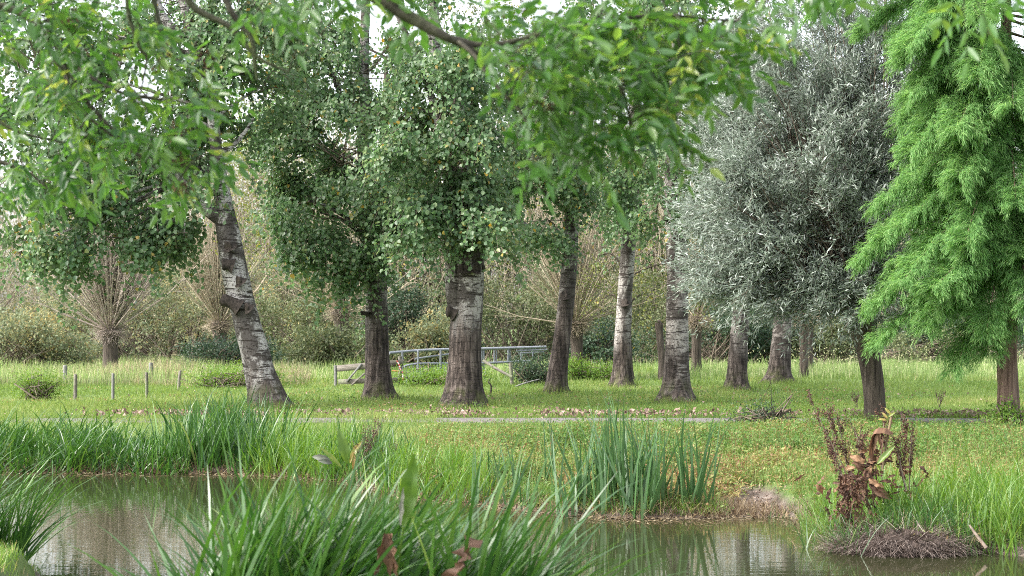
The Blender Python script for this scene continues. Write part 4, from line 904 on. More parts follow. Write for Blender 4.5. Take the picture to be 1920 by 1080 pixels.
for b0, tpx, tpy, dy in boughs:
    p0 = at(1889, b0, Y); p2 = at(tpx, tpy, Y + dy); L = np.linalg.norm(p2 - p0); p1 = p0 * .5 + p2 * .5 + UP * (.10 * L + .08) + rng.normal(0, .05, 3)
    B = spline([p0, p1, p2], 40); tube(g, B[::3], np.linspace(.030, .004, 14), 5, cap=False)
    nb = int(L / .013); u = rng.uniform(.22, 1, nb) ** .8; base = np.stack([np.interp(u, np.linspace(0, 1, 40), B[:, k]) for k in range(3)], 1)
    ax = unit(p2 - p0); sd = unit(np.cross(ax, UP)); sg = rng.choice([-1., 1.], nb)
    ln = (.30 + .55 * (1 - u)) * rng.uniform(.6, 1.25, nb)
    bd = unit(ax * .75 + sd * (sg * rng.uniform(.4, 1.1, nb))[:, None] + UP * rng.normal(.08, .38, nb)[:, None])
    m = 44; rep = np.repeat(np.arange(nb), m); k = len(rep); t_ = rng.uniform(0, 1, k)
    pos = base[rep] + bd[rep] * (ln[rep] * t_)[:, None] - UP * (ln[rep] * .24 * t_ ** 2)[:, None] + rng.normal(0, .02, (k, 3))
    D = unit(bd[rep] * .75 + rng.normal(0, .30, (k, 3)) - UP * (.22 + .40 * t_)[:, None]); N = unit(UP + rng.normal(0, .5, (k, 3)))
    leaves(gl, pos, D, N, .115 * rng.uniform(.6, 1.3, k), .0095 * rng.uniform(.8, 1.3, k), np.clip(rng.normal(.42, .2, k) + .22 * u[rep] - .1, 0, 1), False, .1, .1)
g.build('trunk', M['bark_red'], root, smooth=True); gl.build('crown', M['cypress_leaf'], root)


# ------------------------------------------------------------------ overhanging ash close to the camera
rng = np.random.default_rng(401)
root = thing('ash_tree', 'ash tree beside the viewer whose leafy twigs overhang the top of the picture', 'tree', (-4.6, 5.2, 0))
g, gt, gl = Geo(), Geo(), Geo()
T0 = spline([np.array([-4.6, 5.2, float(gz(-4.6, 5.2)) - .1, .26]), np.array([-4.5, 5.3, 1.5, .20]), np.array([-4.2, 5.5, 3.2, .17]), np.array([-3.9, 5.8, 5.0, .12]), np.array([-3.7, 6., 7., .06])], 40)
tube(g, T0[:, :3], T0[:, 3], 20, .03, rng, flare=.35)
BR = []
def bough(pts, r0, r1, start=None):
    Q = [at(a, b, y) for a, b, y in pts]
    if start is not None:
        Q = [np.asarray(start, float)] + Q
    Q = spline(Q, 26); tube(g, Q, np.linspace(r0, r1, 26), 8, .05, rng); BR.append(Q); return Q
LEFT = (-4.15, 5.5, 3.4)
b1 = bough([(-250, -320, 6.2), (300, -260, 6.2), (560, -90, 6.2), (700, -12, 6.2), (770, 32, 6.2), (830, 66, 6.2), (880, 90, 6.25), (925, 118, 6.3)], .058, .004, LEFT)
bough([(860, 78, 6.2), (890, 105, 6.15), (930, 160, 6.1), (985, 225, 6.1), (1000, 300, 6.05)], .009, .003)
bough([(845, 72, 6.25), (930, 84, 6.3), (1110, 40, 6.4), (1250, 30, 6.5), (1380, 40, 6.6)], .014, .004)
bough([(1100, 42, 6.4), (1150, 130, 6.35), (1180, 220, 6.3), (1190, 300, 6.3)], .010, .003)
bough([(560, -90, 6.2), (900, -110, 6.3), (1300, -90, 6.4), (1560, -60, 6.2), (1800, -30, 5.8)], .04, .010)
b2 = bough([(-500, -200, 7.4), (-250, -60, 7.4), (0, 10, 7.4), (60, 40, 7.4), (150, 130, 7.4), (230, 175, 7.3), (330, 190, 7.3)], .026, .004, LEFT)
bough([(90, -60, 7.2), (94, 30, 7.2), (92, 80, 7.2), (105, 115, 7.2), (140, 150, 7.2), (200, 200, 7.1)], .016, .004)
bough([(340, -60, 6.9), (360, 10, 6.9), (430, 50, 6.9), (480, 105, 6.9), (540, 135, 6.9)], .018, .004)
bough([(410, -60, 6.9), (430, 15, 6.9), (470, 70, 6.9), (478, 120, 6.9), (482, 150, 6.9)], .016, .004)
bough([(240, -60, 7.), (240, 20, 7.), (262, 90, 7.), (275, 110, 7.), (262, 180, 7.)], .012, .003)
bough([(285, -60, 7.1), (290, 10, 7.1), (305, 70, 7.1), (305, 110, 7.1)], .016, .004)
bough([(120, 140, 7.4), (180, 210, 7.4), (260, 290, 7.4), (345, 305, 7.4)], .012, .003)
bough([(-40, 200, 8.), (30, 245, 8.), (130, 270, 8.)], .012, .003)
bough([(-40, 290, 8.), (20, 310, 8.), (50, 320, 8.), (120, 380, 8.)], .012, .003)
bough([(120, 120, 7.3), (150, 200, 7.3), (210, 255, 7.3), (330, 345, 7.3)], .010, .003)
ALL = np.concatenate(BR)


def ash_leaves(P, D, n, rng, size=1.):
    """pinnate leaves at points P along rachis D"""
    m = len(P); Lr = .185 * size * rng.uniform(.7, 1.2, m); N = unit(UP + rng.normal(0, .45, (m, 3)))
    S = unit(np.cross(D, N)); N = np.cross(S, D); tone = np.clip(rng.normal(.5, .22, m), 0, 1)
    thin_tubes(gt, P, P + D * Lr[:, None] - N * (Lr * .12)[:, None], .0014, .0007)
    for j in range(4):
        t_ = (.30 + .2333 * j)
        B = P + D * (Lr * t_)[:, None] - N * (Lr * .12 * t_ * t_)[:, None]
        ll = .070 * size * rng.uniform(.8, 1.2, m) * (1. if j < 3 else 1.1)
        for sgn in ((-1, 1) if j < 3 else (0,)):
            dd = unit(D * (.62 if sgn else 1.) + S * sgn * .85 + rng.normal(0, .24, (m, 3)) - UP * rng.uniform(.0, .5, m)[:, None])
            leaves(gl, B, dd, unit(N + rng.normal(0, .45, (m, 3))), ll, ll * .37, np.clip(tone + rng.normal(0, .1, m), 0, 1), True, .14, .12)


for (a, b, rx, ry, Y, dY, n, q) in ((110, 70, 190, 90, 7.4, .6, 60, 4), (60, 240, 110, 130, 8., .5, 44, 4), (230, 190, 150, 110, 7.3, .5, 46, 4), (370, 240, 90, 90, 7.1, .4, 34, 4), (90, 360, 110, 40, 8.2, .4, 20, 3), (250, 330, 120, 50, 7.6, .4, 18, 3), (400, 330, 30, 60, 7.2, .3, 6, 3), (430, 40, 130, 50, 6.8, .4, 10, 3), (600, -10, 260, 22, 6.4, .4, 26, 3), (150, 10, 200, 30, 7., .4, 34, 3),
                                    (1000, 60, 120, 80, 6.2, .4, 34, 4), (1160, 80, 150, 90, 6.4, .4, 46, 4), (1310, 70, 110, 75, 6.6, .4, 36, 4), (1030, 190, 100, 80, 6.2, .3, 30, 4), (1190, 200, 100, 80, 6.3, .3, 34, 4), (960, 310, 50, 40, 6.1, .2, 5, 3), (1080, 270, 50, 50, 6.2, .2, 6, 3), (1400, 60, 60, 40, 6.5, .2, 10, 3), (1350, 120, 50, 50, 6.5, .2, 8, 3), (1850, -6, 90, 12, 5.4, .3, 8, 3), (1300, -60, 400, 30, 6.4, .4, 26, 3)):
    for _ in range(int(n * (.32 if a < 500 else .42))):
        r_ = math.sqrt(rng.uniform(0, 1)); th_ = rng.uniform(0, 6.28)
        c = at(a + rx * r_ * math.cos(th_), b + ry * r_ * math.sin(th_), Y + rng.uniform(-dY, dY))
        near = ALL[np.argmin(np.sum((ALL - c) ** 2, 1))]
        if np.linalg.norm(near - c) < 1.1:
            thin_tubes(gt, near[None], c[None], .0035, .0018, (UP * .03)[None])
        D = unit(rng.normal(0, .65, (q, 3)) + np.array([.45, -.1, -.4])); ash_leaves(np.tile(c, (q, 1)) + rng.normal(0, .015, (q, 3)), D, q, rng)
# crown above the picture so that the tree is whole
n = 120; Cc, _ = in_ellipsoid(rng, n, (-3.9, 5.8, 6.2), (1.8, 1.8, 1.6), .4); Cc = Cc[Cc[:, 2] > 4.2]
D = unit(rng.normal(0, .6, (len(Cc) * 3, 3)) - UP * .4); ash_leaves(np.repeat(Cc, 3, 0), D, 3, rng, 1.1)
near = T0[np.clip((rng.uniform(.6, 1, len(Cc)) * 39).astype(int), 0, 39), :3]; thin_tubes(gt, near, Cc, .014, .003, rng.normal(0, .1, (len(Cc), 3)))
# brown key clusters
for a, b, Y in ((128, 28, 7.2), (250, 178, 7.2), (305, 108, 7.0), (395, 105, 7.2), (330, 245, 7.1), (345, 345, 7.3), (150, 95, 7.4), (1180, 62, 6.4), (1025, 195, 6.1), (980, 12, 6.2), (1185, 300, 6.3), (340, 295, 7.3), (225, 108, 7.3)):
    gk = Geo(); n = 34; c = at(a, b, Y) + rng.normal(0, .022, (n, 3)); leaves(gk, c, unit(rng.normal(0, .5, (n, 3)) - UP), rdir(rng, n), .032, .008, rng.uniform(0, 1, n)); gk.build('seed_keys', M['seed'], root)
g.build('trunk', M['bark_ash'], root, smooth=True); gt.build('twigs', M['bark_ash'], root); gl.build('crown', M['ash_leaf'], root)


# ------------------------------------------------------------------ pollard willows and shrubs in the background
def pollard(label, px, py, Y, tw, th, nshoot, length, seed, mat, spread=1.1, leafy=0, leafmat='olive_leaf', top=.7, group='pollard willows behind the fence', lean=0.):
    rng = np.random.default_rng(seed); x = (px - CX) / F * Y; root = thing('pollard_willow', label, 'tree', (x, Y, 0), group)
    g, gt, gl = Geo(), Geo(), Geo()
    C = spline([(x, Y, -.1, tw * .62), (x + lean * .3, Y, th * .4, tw * .5), (x + lean * .7, Y, th * .8, tw * .55), (x + lean, Y, th, tw * .75), (x + lean, Y, th + .22, tw * .55)], 30)
    tube(g, C[:, :3], C[:, 3], 16, .05, rng, flare=.15); head = np.array([x + lean, Y, th])
    if nshoot:
        a = rng.uniform(0, 6.28, nshoot); el = np.abs(rng.normal(0, .55, nshoot)) * spread; el = np.minimum(el, 1.5)
        D = np.stack([np.sin(el) * np.cos(a), np.sin(el) * np.sin(a), np.cos(el)], 1); ln = length * rng.uniform(.55, 1.1, nshoot) * (1 - .25 * el / 1.5)
        S = head + D * tw * .55; E = S + D * ln[:, None] + UP * (.10 * ln * np.sin(el))[:, None]; bend = -UP * (.07 * ln * np.sin(el))[:, None] + rng.normal(0, .17, (nshoot, 3))
        thin_tubes(gt, S, E, .036, .008, bend)
        m = nshoot * 9; k = rng.integers(0, nshoot, m); u = rng.uniform(.15, .9, m); B = S[k] + u[:, None] * (E - S)[k] + bend[k] * (1 - np.abs(2 * u - 1))[:, None]
        thin_tubes(gt, B, B + unit(D[k] + rng.normal(0, .35, (m, 3))) * rng.uniform(.4, 1.3, m)[:, None], .009, .003)
        n = 900; thin_tubes(gt, head + rdir(rng, n) * tw * .5, head + rdir(rng, n) * rng.uniform(.3, 1., n)[:, None] * np.array([1, 1, .6]), .008, .003)
        if leafy:
            n = leafy; k = rng.integers(0, nshoot, n); u = rng.uniform(.1, 1.1, n); P = S[k] + u[:, None] * (E - S)[k] + rng.normal(0, .28, (n, 3))
            leaves(gl, P, rdir(rng, n), rdir(rng, n), rng.uniform(.05, .11, n), rng.uniform(.02, .035, n), rng.uniform(0, 1, n)); gl.build('crown', M[leafmat], root)
        gt.build('shoots', M[mat], root)
    g.build('trunk', M['bark_willow'], root, smooth=True)
    return root


pollard('bare pollard willow with wide pale fan of shoots, far left behind the fence posts', 207, 700, 66, .56, 1.6, 330, 6.4, 501, 'shoot_pink', .78, 18000)
pollard('bare pollard willow whose shoots fan out behind the leaning poplar', 412, 690, 74, .55, 1.9, 170, 6.6, 502, 'shoot', .85, 14000)
pollard('dark headed pollard willow with shoots left of the second poplar', 640, 690, 80, .62, 2.5, 150, 6.0, 503, 'shoot', .9, 9000)
pollard('pollard willow with fanned olive shoots behind the slender right leaning poplar', 1083, 705, 62, .44, 1.9, 130, 6.6, 504, 'shoot', 1.05, 6000, lean=-.08)
pollard('small pollard willow with upright shoots just right of the carved poplar', 1306, 700, 66, .36, 2.05, 60, 5.5, 505, 'shoot', .6, 5000, 'shrub_leaf')
pollard('slender dark pollard trunk under the silver willow, left one of a close pair', 1507, 708, 62, .30, 2.2, 40, 4.5, 506, 'shoot', .7, 4000, 'shrub_leaf')
pollard('slender dark pollard trunk under the silver willow, right one of a close pair', 1518, 698, 68, .28, 2.3, 40, 4.5, 507, 'shoot', .7, 4000, 'shrub_leaf')
# dead stump
rng = np.random.default_rng(520); x = (1240 - CX) / F * 60; root = thing('dead_stump', 'bare broken dead trunk standing just left of the carved poplar', 'stump', (x, 60, 0)); g = Geo()
C = spline([(x + .03, 60, -.1, .15), (x, 60, .8, .12), (x - .05, 60, 1.6, .13), (x - .07, 60, 1.95, .14), (x - .02, 60, 2.02, .08)], 24); tube(g, C[:, :3], C[:, 3], 12, .1, rng); g.build('trunk', M['bark_dark'], root, smooth=True)


def shrub(label, px, py, Y, rx, h, n, mat, seed, name='shrub', L=.10, W=.055, group=None, lobes=9, z0=0., ry=None, stems=14, shell=.6):
    rng = np.random.default_rng(seed); x = (px - CX) / F * Y; root = thing(name, label, 'shrub' if name == 'shrub' else 'tree', (x, Y, 0), group)
    gl, gt = Geo(), Geo(); ry = ry or rx * .7
    for k in range(lobes):
        c = np.array([x + rng.normal(0, .48) * rx, Y + rng.normal(0, .4) * ry, z0 + (h - z0) * rng.uniform(.18, .74)]); r = np.array([rx * rng.uniform(.28, .5), ry * rng.uniform(.3, .5), (h - z0) * rng.uniform(.18, .30)])
        m = n // lobes; nc = m // 22; Cc, O = in_ellipsoid(rng, nc, c, r, shell); Cc[:, 2] = np.maximum(Cc[:, 2], .05)
        rep = np.repeat(np.arange(nc), 22); q = len(rep); P = Cc[rep] + rng.normal(0, .16, (q, 3)); P[:, 2] = np.maximum(P[:, 2], .02)
        leaves(gl, P, unit(O[rep] * .4 + rng.normal(0, .6, (q, 3)) - UP * .2), unit(O[rep] * .5 + UP * .5 + rng.normal(0, .5, (q, 3))), L * rng.uniform(.6, 1.3, q), W * rng.uniform(.6, 1.3, q), np.clip(rng.normal(.45, .2, q) + np.repeat(rng.normal(0, .12, nc), 22), 0, 1))
        s_ = max(2, stems // lobes + 1); tops = Cc[rng.integers(0, nc, s_ * 4)]; b0 = np.stack([np.full(len(tops), x) + rng.normal(0, .25 * rx, len(tops)), np.full(len(tops), Y) + rng.normal(0, .2 * ry, len(tops)), np.zeros(len(tops))], 1)
        thin_tubes(gt, b0, tops, .035, .010, rng.normal(0, .2, (len(tops), 3)))
    gl.build('crown', M[mat], root); gt.build('stems', M['twig'], root)
    return root


G = 'shrubs of the far hedge'
S_ = [('pale blue green shrub at the far left edge', -60, 78, 3.4, 6.5, 'pale_leaf'), ('yellowing low shrub left of the wide bare pollard', 40, 72, 2.4, 2.9, 'pale_leaf'), ('pale olive shrub mass behind the wide bare pollard', 230, 92, 5.5, 6.2, 'pale_leaf'),
      ('dense green bramble at the foot of the second pollard', 430, 70, 2.4, 1.5, 'dark_shrub_leaf'), ('grey green bramble hiding the trunk of the third pollard', 615, 74, 2.3, 2.2, 'shrub_leaf'), ('olive brown shrub behind the leaning poplar', 480, 94, 5.0, 7.0, 'pale_leaf'), ('green shrub left of the second poplar above the plank fence', 600, 88, 3.5, 3.8, 'shrub_leaf'),
      ('dark green bush between the second and third poplars', 775, 90, 3.0, 4.8, 'dark_shrub_leaf'), ('pale yellow green bush rising behind the railing left of the forked poplar', 815, 78, 1.6, 3.0, 'pale_leaf'), ('grey olive shrub behind the right half of the railing', 965, 86, 3.8, 5.6, 'shrub_leaf'),
      ('olive brown shrub behind the slender leaning poplar', 1090, 98, 4.6, 7.6, 'olive_leaf'), ('dark shrub between the fourth and fifth poplars', 1125, 82, 2.2, 2.3, 'dark_shrub_leaf'), ('yellow green shrub behind the carved poplar', 1240, 90, 3.6, 5.8, 'shrub_leaf'),
      ('dark green hedge bush between the carved and the ringed poplar', 1345, 84, 3.0, 3.6, 'dark_shrub_leaf'), ('dark green hedge bush right of the ringed poplars', 1440, 86, 3.0, 3.8, 'dark_shrub_leaf'), ('grey green hedge bush behind the willow trunk', 1570, 84, 3.2, 3.2, 'shrub_leaf'), ('dark hedge bush behind the cypress boughs', 1760, 92, 4.4, 3.8, 'dark_shrub_leaf'), ('dark hedge bush at the far right edge', 1960, 92, 4.0, 4.6, 'dark_shrub_leaf')]
for i, (lab, px, Y, rx, h, mt) in enumerate(S_):
    shrub(lab, px, 690, Y, rx, h, int(5200 + 1500 * rx * h / 4), mt, 600 + i, group=G, L=.15 if Y > 70 else .1, W=.085, lobes=12)
shrub('dark round bush at the right end of the metal railing', 1000, 715, 54.2, .62, 1.15, 5200, 'dark_shrub_leaf', 650, L=.06, W=.035)
shrub('low round bright bush in front of the leftmost fence posts', 72, 755, 43.5, .62, .62, 5200, 'bright_leaf', 651, L=.045, W=.022)
shrub('low bright green nettle patch right of the leaning poplars', 1105, 712, 60, 1.1, .75, 5000, 'bright_leaf', 652, L=.08, W=.04)
shrub('dark low weed tuft on the grass near the path under the silver willow', 1445, 785, 32.2, .42, .32, 1800, 'dark_shrub_leaf', 653, L=.05, W=.02)
shrub('small leafy weed at the foot of the cypress', 1905, 815, 29.2, .35, .35, 1800, 'bright_leaf', 654, L=.07, W=.03)
shrub('bright leafy weeds at the foot of the leaning poplar fence line', 420, 725, 52, 1.5, .65, 5200, 'bright_leaf', 655, L=.07, W=.03)
shrub('green weeds in front of the metal railing', 815, 722, 53.6, 1.5, .5, 5200, 'bright_leaf', 656, L=.07, W=.035)

# tall loose willows behind the hedge
G = 'tall willows behind the hedge'
for i, (lab, px, Y, rx, h, mt) in enumerate((('tall thin brown twigged willow far behind the left pollards', 330, 112, 6.5, 11.5, 'olive_leaf'), ('tall olive willow far behind the gap left of the second poplar', 560, 110, 5.5, 13.5, 'olive_leaf'), ('tall yellow green willow behind the forked poplar', 830, 112, 6.5, 14., 'shrub_leaf'), ('tall brownish willow between the fourth and fifth poplars', 1060, 114, 6., 15., 'olive_leaf'), ('tall yellow green willow behind the carved poplar', 1250, 110, 5.5, 14., 'shrub_leaf'), ('tall willow hidden behind the silver willow', 1480, 114, 6.5, 13., 'shrub_leaf'), ('tall willow behind the cypress', 1780, 116, 7., 14., 'shrub_leaf'))):
    rng = np.random.default_rng(700 + i); x = (px - CX) / F * Y
    o = shrub(lab, px, 690, Y, rx, h, 21000, mt, 700 + i, 'willow_tree', .17, .085, G, 20, 1.2, None, 60, .4)
    g = Geo(); n = 170; a = rng.normal(0, rx * .45, n); b_ = np.stack([x + a * .6, Y + rng.normal(0, rx * .3, n), np.full(n, 0.)], 1); e_ = b_ + np.stack([a * .5 + rng.normal(0, .7, n), rng.normal(0, .8, n), h * rng.uniform(.6, 1.05, n)], 1)
    thin_tubes(g, b_, e_, .05, .010, rng.normal(0, .25, (n, 3))); g.build('trunk', M['shoot'], o)

# the wood behind everything: one mass of bare twigs and small leaves
rng = np.random.default_rng(790); g, gt = Geo(), Geo()
def wood_top(x): return 12.5 + 4.0 * sm(-28, -14, x) * sm(44, 26, x) + 2.5 * (vnoise(x, x * 0, .22, 31) - .5)
n = 270000; x = rng.uniform(-46, 46, n); y = rng.uniform(100, 124, n); z = wood_top(x) * rng.uniform(0, 1, n) ** .8 * rng.uniform(.75, 1.1, n)
k = vnoise(x * .8 + y * .3, z, .55, 33) + rng.normal(0, .15, n) > .33; x, y, z = x[k], y[k], z[k]; n = len(x)
leaves(g, np.stack([x, y, z], 1), rdir(rng, n), unit(rng.normal(0, .6, (n, 3)) + UP * .5 - np.array([0, .4, 0])), rng.uniform(.12, .26, n), rng.uniform(.07, .14, n), np.clip(.15 + .6 * vnoise(x, z, .35, 34) + .3 * sm(-8, -24, x) + rng.normal(0, .15, n), 0, 1))
tag(g.build('far_foliage', M['olive_leaf']), 'olive brown foliage of the distant wood closing off the meadow', 'wood', kind='stuff')
n = 9000; x = rng.uniform(-46, 46, n); y = rng.uniform(98, 120, n); z = wood_top(x) * rng.uniform(.1, .85, n)
b_ = np.stack([x, y, z], 1); e_ = b_ + np.stack([rng.normal(0, .5, n), rng.normal(0, .4, n), rng.uniform(.8, 3.2, n)], 1); thin_tubes(gt, b_, e_, .030, .010, rng.normal(0, .1, (n, 3)))
tag(gt.build('far_twigs', M['shoot']), 'thicket of bare pale twigs of the distant wood', 'wood', kind='stuff')

# thin yellow green poplar sprays hanging between the trunks, belonging to a poplar further back
def back_poplar(label, px, Y, blobs, seed):
    rng = np.random.default_rng(seed); x = (px - CX) / F * Y; root = thing('poplar_tree', label, 'tree', (x, Y, 0), 'poplars further back'); s = Y / F
    g, gl, gt = Geo(), Geo(), Geo(); C = spline([(x, Y, -.1, .30), (x, Y, 3., .22), (x + .2, Y, 7, .15), (x + .3, Y, 11, .07)], 40); tube(g, C[:, :3], C[:, 3], 14, .03, rng, flare=.3)
    for (a, b, rx, rz, dy, ry, n) in blobs:
        c = at(a, b, Y + dy); Cc, O = in_ellipsoid(rng, n, c, (rx * s, ry, rz * s), .3); O[:, 2] *= .3
        sprays(gl, rng, Cc, unit(O), 24, 1.1, .085, .072, .14, 1., gt=gt, tw=.006)
        i = np.argmin(np.abs(C[:, 2] - max(2.5, c[2] - .5))); m = max(3, n // 5); k = rng.integers(0, n, m)
        Q = spline([np.append(C[i, :3], .05), np.append((C[i, :3] + c) / 2 + UP * .3, .03), np.append(c, .012)], 12); tube(g, Q[:, :3], Q[:, 3], 6)
        thin_tubes(gt, np.tile(c, (m, 1)) + rng.normal(0, .3, (m, 3)), Cc[k], .018, .007, rng.normal(0, .15, (m, 3)))
    g.build('trunk', M['bark_dark'], root, smooth=True); gl.build('crown', M['poplar_leaf_yellow'], root); gt.build('twigs', M['twig'], root)


back_poplar('yellow green leaved poplar further back, seen between the leaning and the second poplar', 708, 58, [(480, 330, 60, 110, 0, 1.5, 100), (500, 190, 60, 100, 0, 1.5, 80), (470, 440, 40, 50, 0, 1., 16), (760, 440, 40, 80, 0, 1.4, 22), (560, 70, 140, 120, 0, 2., 130)], 801)
back_poplar('yellow green leaved poplar further back, seen between the forked and the carved poplar', 1171, 60, [(940, 420, 50, 90, 0, 1.4, 34), (1120, 480, 50, 90, 0, 1.3, 34), (1215, 450, 45, 110, 0, 1.3, 46), (1130, 560, 30, 60, 0, 1., 14), (1230, 560, 30, 60, 0, 1., 16), (1310, 500, 30, 80, 0, 1., 20), (1100, 330, 90, 60, 0, 1.5, 24), (1120, 110, 170, 120, 0, 2.4, 150), (900, 60, 120, 90, 0, 2., 80)], 802)


# ------------------------------------------------------------------ posts, plank fence, railing, sticks
def post(label, px, py_top, py_base, Y, w, mat='post', lean=0., seed=0, sq=False):
    rng = np.random.default_rng(seed); s = Y / F; x = (px - CX) / F * Y; zt = EYE - (py_top - HY) * s
    root = thing('fence_post', label, 'post', (x, Y, 0), 'old fence posts at the left')
    g = Geo(); r = w * s / 2 * .82; P = spline([(x, Y, -.15, r * 1.02), (x + lean * .5, Y, zt * .5, r), (x + lean, Y, zt - .03, r * .97), (x + lean, Y, zt, r * .8)], 12); tube(g, P[:, :3], P[:, 3], 4 if sq else 10, .03, rng); g.build('shaft', M[mat], root)


post('wooden post just behind the low round bush at the far left', 62, 705, 740, 47.5, 7, seed=1)
post('brown wooden post between the round bush and the free standing pale post', 141, 702, 752, 43, 8, seed=2, lean=.01)
post('pale grey wooden post standing free in the grass, nearest of the row', 212, 700, 752, 42.7, 7, 'post_pale', seed=3)
post('dark wooden post with dead weeds at its foot', 275, 698, 745, 45.0, 7, 'plank', seed=4)
post('slightly tilted grey post half sunk in weeds', 334, 695, 728, 50., 7, seed=5, lean=.06)
post('thin grey post half hidden in weeds beside the leaning poplar', 395, 692, 725, 54., 5, seed=6)
post('small grey post top in weeds just left of the leaning poplar', 448, 694, 725, 56., 5, seed=7)
post('wide pale square post far back in the reeds, left one', 122, 685, 740, 56., 10, 'post_pale', seed=8, sq=True)
post('wide pale square post far back in the reeds, right one', 283, 680, 720, 58., 10, 'post_pale', seed=9, sq=True)
post('short bluish post in front of the wide bare pollard trunk', 184, 692, 720, 57., 5, 'post_pale', seed=10)


def bar(g, p, q, w, h):
    """rectangular board from p to q"""
    p, q = np.asarray(p, float), np.asarray(q, float); d = unit(q - p); s = unit(np.cross(d, UP)) * w / 2; u = unit(np.cross(s, d)) * h / 2
    V = [p - s - u, p + s - u, p + s + u, p - s + u, q - s - u, q + s - u, q + s + u, q - s + u]
    g.add(V, [(0, 3, 2, 1), (4, 5, 6, 7), (0, 1, 5, 4), (1, 2, 6, 5), (2, 3, 7, 6), (3, 0, 4, 7)])


Y = 53.5
t = thing('plank_fence', 'weathered grey plank fence with crossed braces behind the second poplar', 'fence', (at(690, 720, Y)[0], Y, 0))
for nm, p, q, w, h, mt in (('post', (629, 685), (629, 730), .10, .12, 'post_pale'), ('post', (690, 680), (690, 728), .10, .12, 'plank'), ('post', (750, 668), (750, 728), .12, .14, 'plank'), ('board', (632, 691), (756, 680), .03, .20, 'plank'), ('board', (634, 716), (756, 712), .03, .16, 'plank'), ('brace', (650, 716), (678, 682), .03, .06, 'post_pale'), ('brace', (655, 726), (684, 700), .03, .06, 'plank')):
    g = Geo(); off = {'post': 0, 'board': -.075, 'brace': -.11}[nm] - (.02 if nm == 'brace' and mt == 'plank' else 0)
    if nm == 'post':
        a, b = at(*p, Y), at(*q, Y); tube(g, spline([np.append(b, w / 2 * 1.1), np.append(a, w / 2)], 6)[:, :3], w / 2, 8, .03, rng)
    else:
        bar(g, at(*p, Y + off), at(*q, Y + off), w, h)
    g.build(nm, M[mt], t)
g = Geo()
for k in range(4):
    bar(g, at(735 + 5 * k, 690, Y - .11), at(735 + 5 * k, 724, Y - .11), .02, .04)
g.build('paling', M['plank'], t)
t = thing('warning_tape', 'strip of red and white tape tied to the fence end right of the second poplar', 'tape', (at(752, 690, Y)[0], Y - .2, .4)); g = Geo()
Pt = spline([at(744, 676, Y - .15), at(749, 685, Y - .17), at(751, 692, Y - .17), at(755, 697, Y - .16), at(756, 715, Y - .15)], 12); gw = Geo()
for k in range(0, 11, 2):
    tube(g, Pt[k:k + 2], .022, 5)
    if k + 3 <= 12: tube(gw, Pt[k + 1:k + 3], .022, 5)
g.build('red_band', M['red'], t); gw.build('white_band', M['flower'], t)
t = thing('rusty_bar', 'rusty orange bar lying level on the plank fence end', 'bar', (at(745, 695, Y)[0], Y - .2, .4)); g = Geo(); tube(g, spline([at(735, 695, Y - .16), at(748, 696, Y - .16)], 4), .02, 6); g.build('rod', M['rust'], t)

Y = 55.0
t = thing('metal_railing', 'galvanised metal tube railing of a small bridge behind the forked poplar', 'railing', (at(880, 720, Y)[0], Y, 0))
def rail(nm, pts, r, mt='steel', seg=8):
    g = Geo(); tube(g, spline([at(*p) for p in pts], 14), r, seg); g.build(nm, M[mt], t, smooth=True)
rail('top_rail', [(730, 662, 54), (790, 657, 54.6), (850, 655, 55), (920, 653.5, 55.4), (1024, 650.5, 56)], .045)
rail('middle_rail', [(778, 673, 54.6), (812, 668, 54.8), (850, 663, 55)], .032); rail('lower_rail', [(758, 687, 54.4), (785, 682, 54.6), (850, 681.5, 55), (905, 681, 55.3), (995, 676.5, 55.8)], .038)
rail('middle_rail', [(968, 658, 55.7), (1026, 655.5, 56.)], .034); rail('middle_rail', [(972, 663, 55.8), (1020, 660, 56.)], .030)
for px, a, b, w in ((754, 660, 722, .060), (784, 657, 700, .045), (826, 656, 712, .050), (861, 655, 712, .05), (903, 654, 700, .050), (907, 654, 694, .04), (927, 654, 683, .045), (931, 654, 683, .03), (953, 653, 682, .05), (956, 653, 682, .03), (977, 652.5, 678, .05), (999, 652, 668, .04), (1022, 651, 658, .04)):
    Yp = np.interp(px, [730, 850, 1024], [54, 55, 56]); rail('upright', [(px, a, Yp + .02), (px, b, Yp + .02)], w * .75, 'steel' if w > .04 else 'steel_dark', 6)
g = Geo()
for px in np.arange(762, 848, 6.5):
    tube(g, [at(px, 683, 54.7), at(px, 722, 54.7)], .010, 4)
g.build('mesh_infill', M['steel_dark'], t); g = Geo()
for px in np.arange(838, 910, 6.5):
    tube(g, [at(px, 683, 55.2), at(px, 718, 55.2)], .010, 4)
g.build('mesh_infill', M['steel_dark'], t)
t = thing('leaning_pole', 'grey wooden pole leaning against a short post right of the forked poplar', 'pole', (at(955, 720, 52.5)[0], 52.5, 0))
g = Geo(); tube(g, spline([at(906, 676, 53.), at(932, 692, 52.7), at(960, 707, 52.5)], 8), .045, 8, .05, rng); g.build('shaft', M['plank'], t); g = Geo(); tube(g, spline([at(957, 680, 52.6), at(960, 722, 52.6)], 6), .055, 8, .05, rng); g.build('post', M['plank'], t)
t = thing('stick', 'crooked dark stick poking up from the grass right of the forked poplar', 'stick', (at(918, 730, 45)[0], 45, 0)); g = Geo()
Pp = [at(919, 732, 45.), at(921, 724, 45.), at(916, 717, 45.), at(919, 710, 45.)]; Pp[0][2] = -.05; tube(g, spline(Pp, 10), np.linspace(.03, .016, 10), 6); g.build('limb', M['bark_dark'], t)
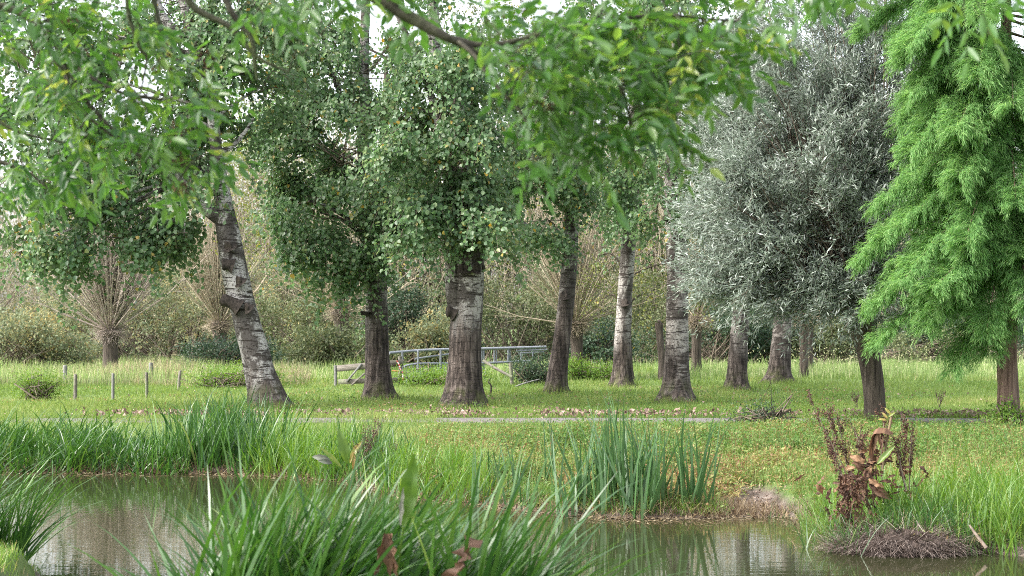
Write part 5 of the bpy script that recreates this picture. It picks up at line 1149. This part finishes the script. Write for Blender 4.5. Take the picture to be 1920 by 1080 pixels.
t = thing('fallen_branch', 'pale fallen branch lying in the grass below the dark round bush', 'branch', (at(985, 722, 50)[0], 50, 0)); g = Geo(); tube(g, spline([at(966, 725, 50), at(985, 718, 50), at(1012, 711, 50.2)], 8), np.linspace(.026, .014, 8), 6, .08, rng); g.build('limb', M['post_pale'], t)
# thin dead weed stems on the meadow at the right
rng = np.random.default_rng(900)
for px, py, h, lab in ((1762, 768, .42, 'dark dead weed stem standing alone in the meadow between willow and cypress'), (1606, 765, .34, 'small dead weed stem left of the willow trunk')):
    Y = 5760 / (py - HY); b = at(px, py, Y); t = thing('dead_weed', lab, 'weed', (b[0], Y, 0)); gs, gl = Geo(), Geo()
    for k in range(3):
        seed_stalk(gs, gl, b + rng.normal(0, .03, 3) * [1, 1, 0], b + np.array([rng.normal(0, .08), rng.normal(0, .05), h * rng.uniform(.6, 1)]), rng, 20, .03, .008)
    gs.build('stalk', M['bark_dark'], t); gl.build('seed_head', M['seed'], t)

# ------------------------------------------------------------------ sky, sun, camera, render
SUN_EL, SUN_AZ = R(46), R(-108)          # azimuth measured from +Y (view direction) towards +X: sun from the left, slightly behind
w = bpy.data.worlds.new('World'); scene.world = w; w.use_nodes = True; nt = w.node_tree; nt.nodes.clear()
out = nt.nodes.new('ShaderNodeOutputWorld'); bg = nt.nodes.new('ShaderNodeBackground'); sky = nt.nodes.new('ShaderNodeTexSky')
sky.sky_type = 'NISHITA'; sky.sun_disc = False; sky.sun_elevation = SUN_EL; sky.sun_rotation = SUN_AZ
sky.air_density = 1.; sky.dust_density = 4.; sky.ozone_density = 1.
hs = nt.nodes.new('ShaderNodeHueSaturation'); hs.inputs['Saturation'].default_value = .35
nt.links.new(sky.outputs[0], hs.inputs['Color']); nt.links.new(hs.outputs[0], bg.inputs['Color']); bg.inputs['Strength'].default_value = .15
nt.links.new(bg.outputs[0], out.inputs[0])
sd = bpy.data.lights.new('sun', 'SUN'); sd.energy = 1.0; sd.angle = R(18); sd.color = (1., .95, .88)
so = bpy.data.objects.new('sun', sd); COL.objects.link(so)
dirv = Vector((math.sin(SUN_AZ) * math.cos(SUN_EL), math.cos(SUN_AZ) * math.cos(SUN_EL), math.sin(SUN_EL)))
so.rotation_euler = dirv.to_track_quat('Z', 'Y').to_euler()

cd = bpy.data.cameras.new('camera'); cam = bpy.data.objects.new('camera', cd); COL.objects.link(cam); scene.camera = cam
cd.sensor_width = 36.; cd.lens = 60.; cd.shift_y = (HY - 540.) / 1920.; cd.clip_end = 5000.; cd.clip_start = .1
cam.location = (0, 0, EYE); cam.rotation_euler = (R(90), 0, 0)
cd.dof.use_dof = True; cd.dof.focus_distance = 26.; cd.dof.aperture_fstop = 4.2
scene.view_settings.view_transform = 'Standard'; scene.view_settings.look = 'None'; scene.view_settings.gamma = 1.; scene.view_settings.use_curve_mapping = False
scene.view_settings.exposure = 2.15
cy = scene.cycles
cy.max_bounces = 6; cy.diffuse_bounces = 3; cy.glossy_bounces = 3; cy.transmission_bounces = 4; cy.transparent_max_bounces = 4
cy.use_denoising = False; cy.filter_width = 1.0
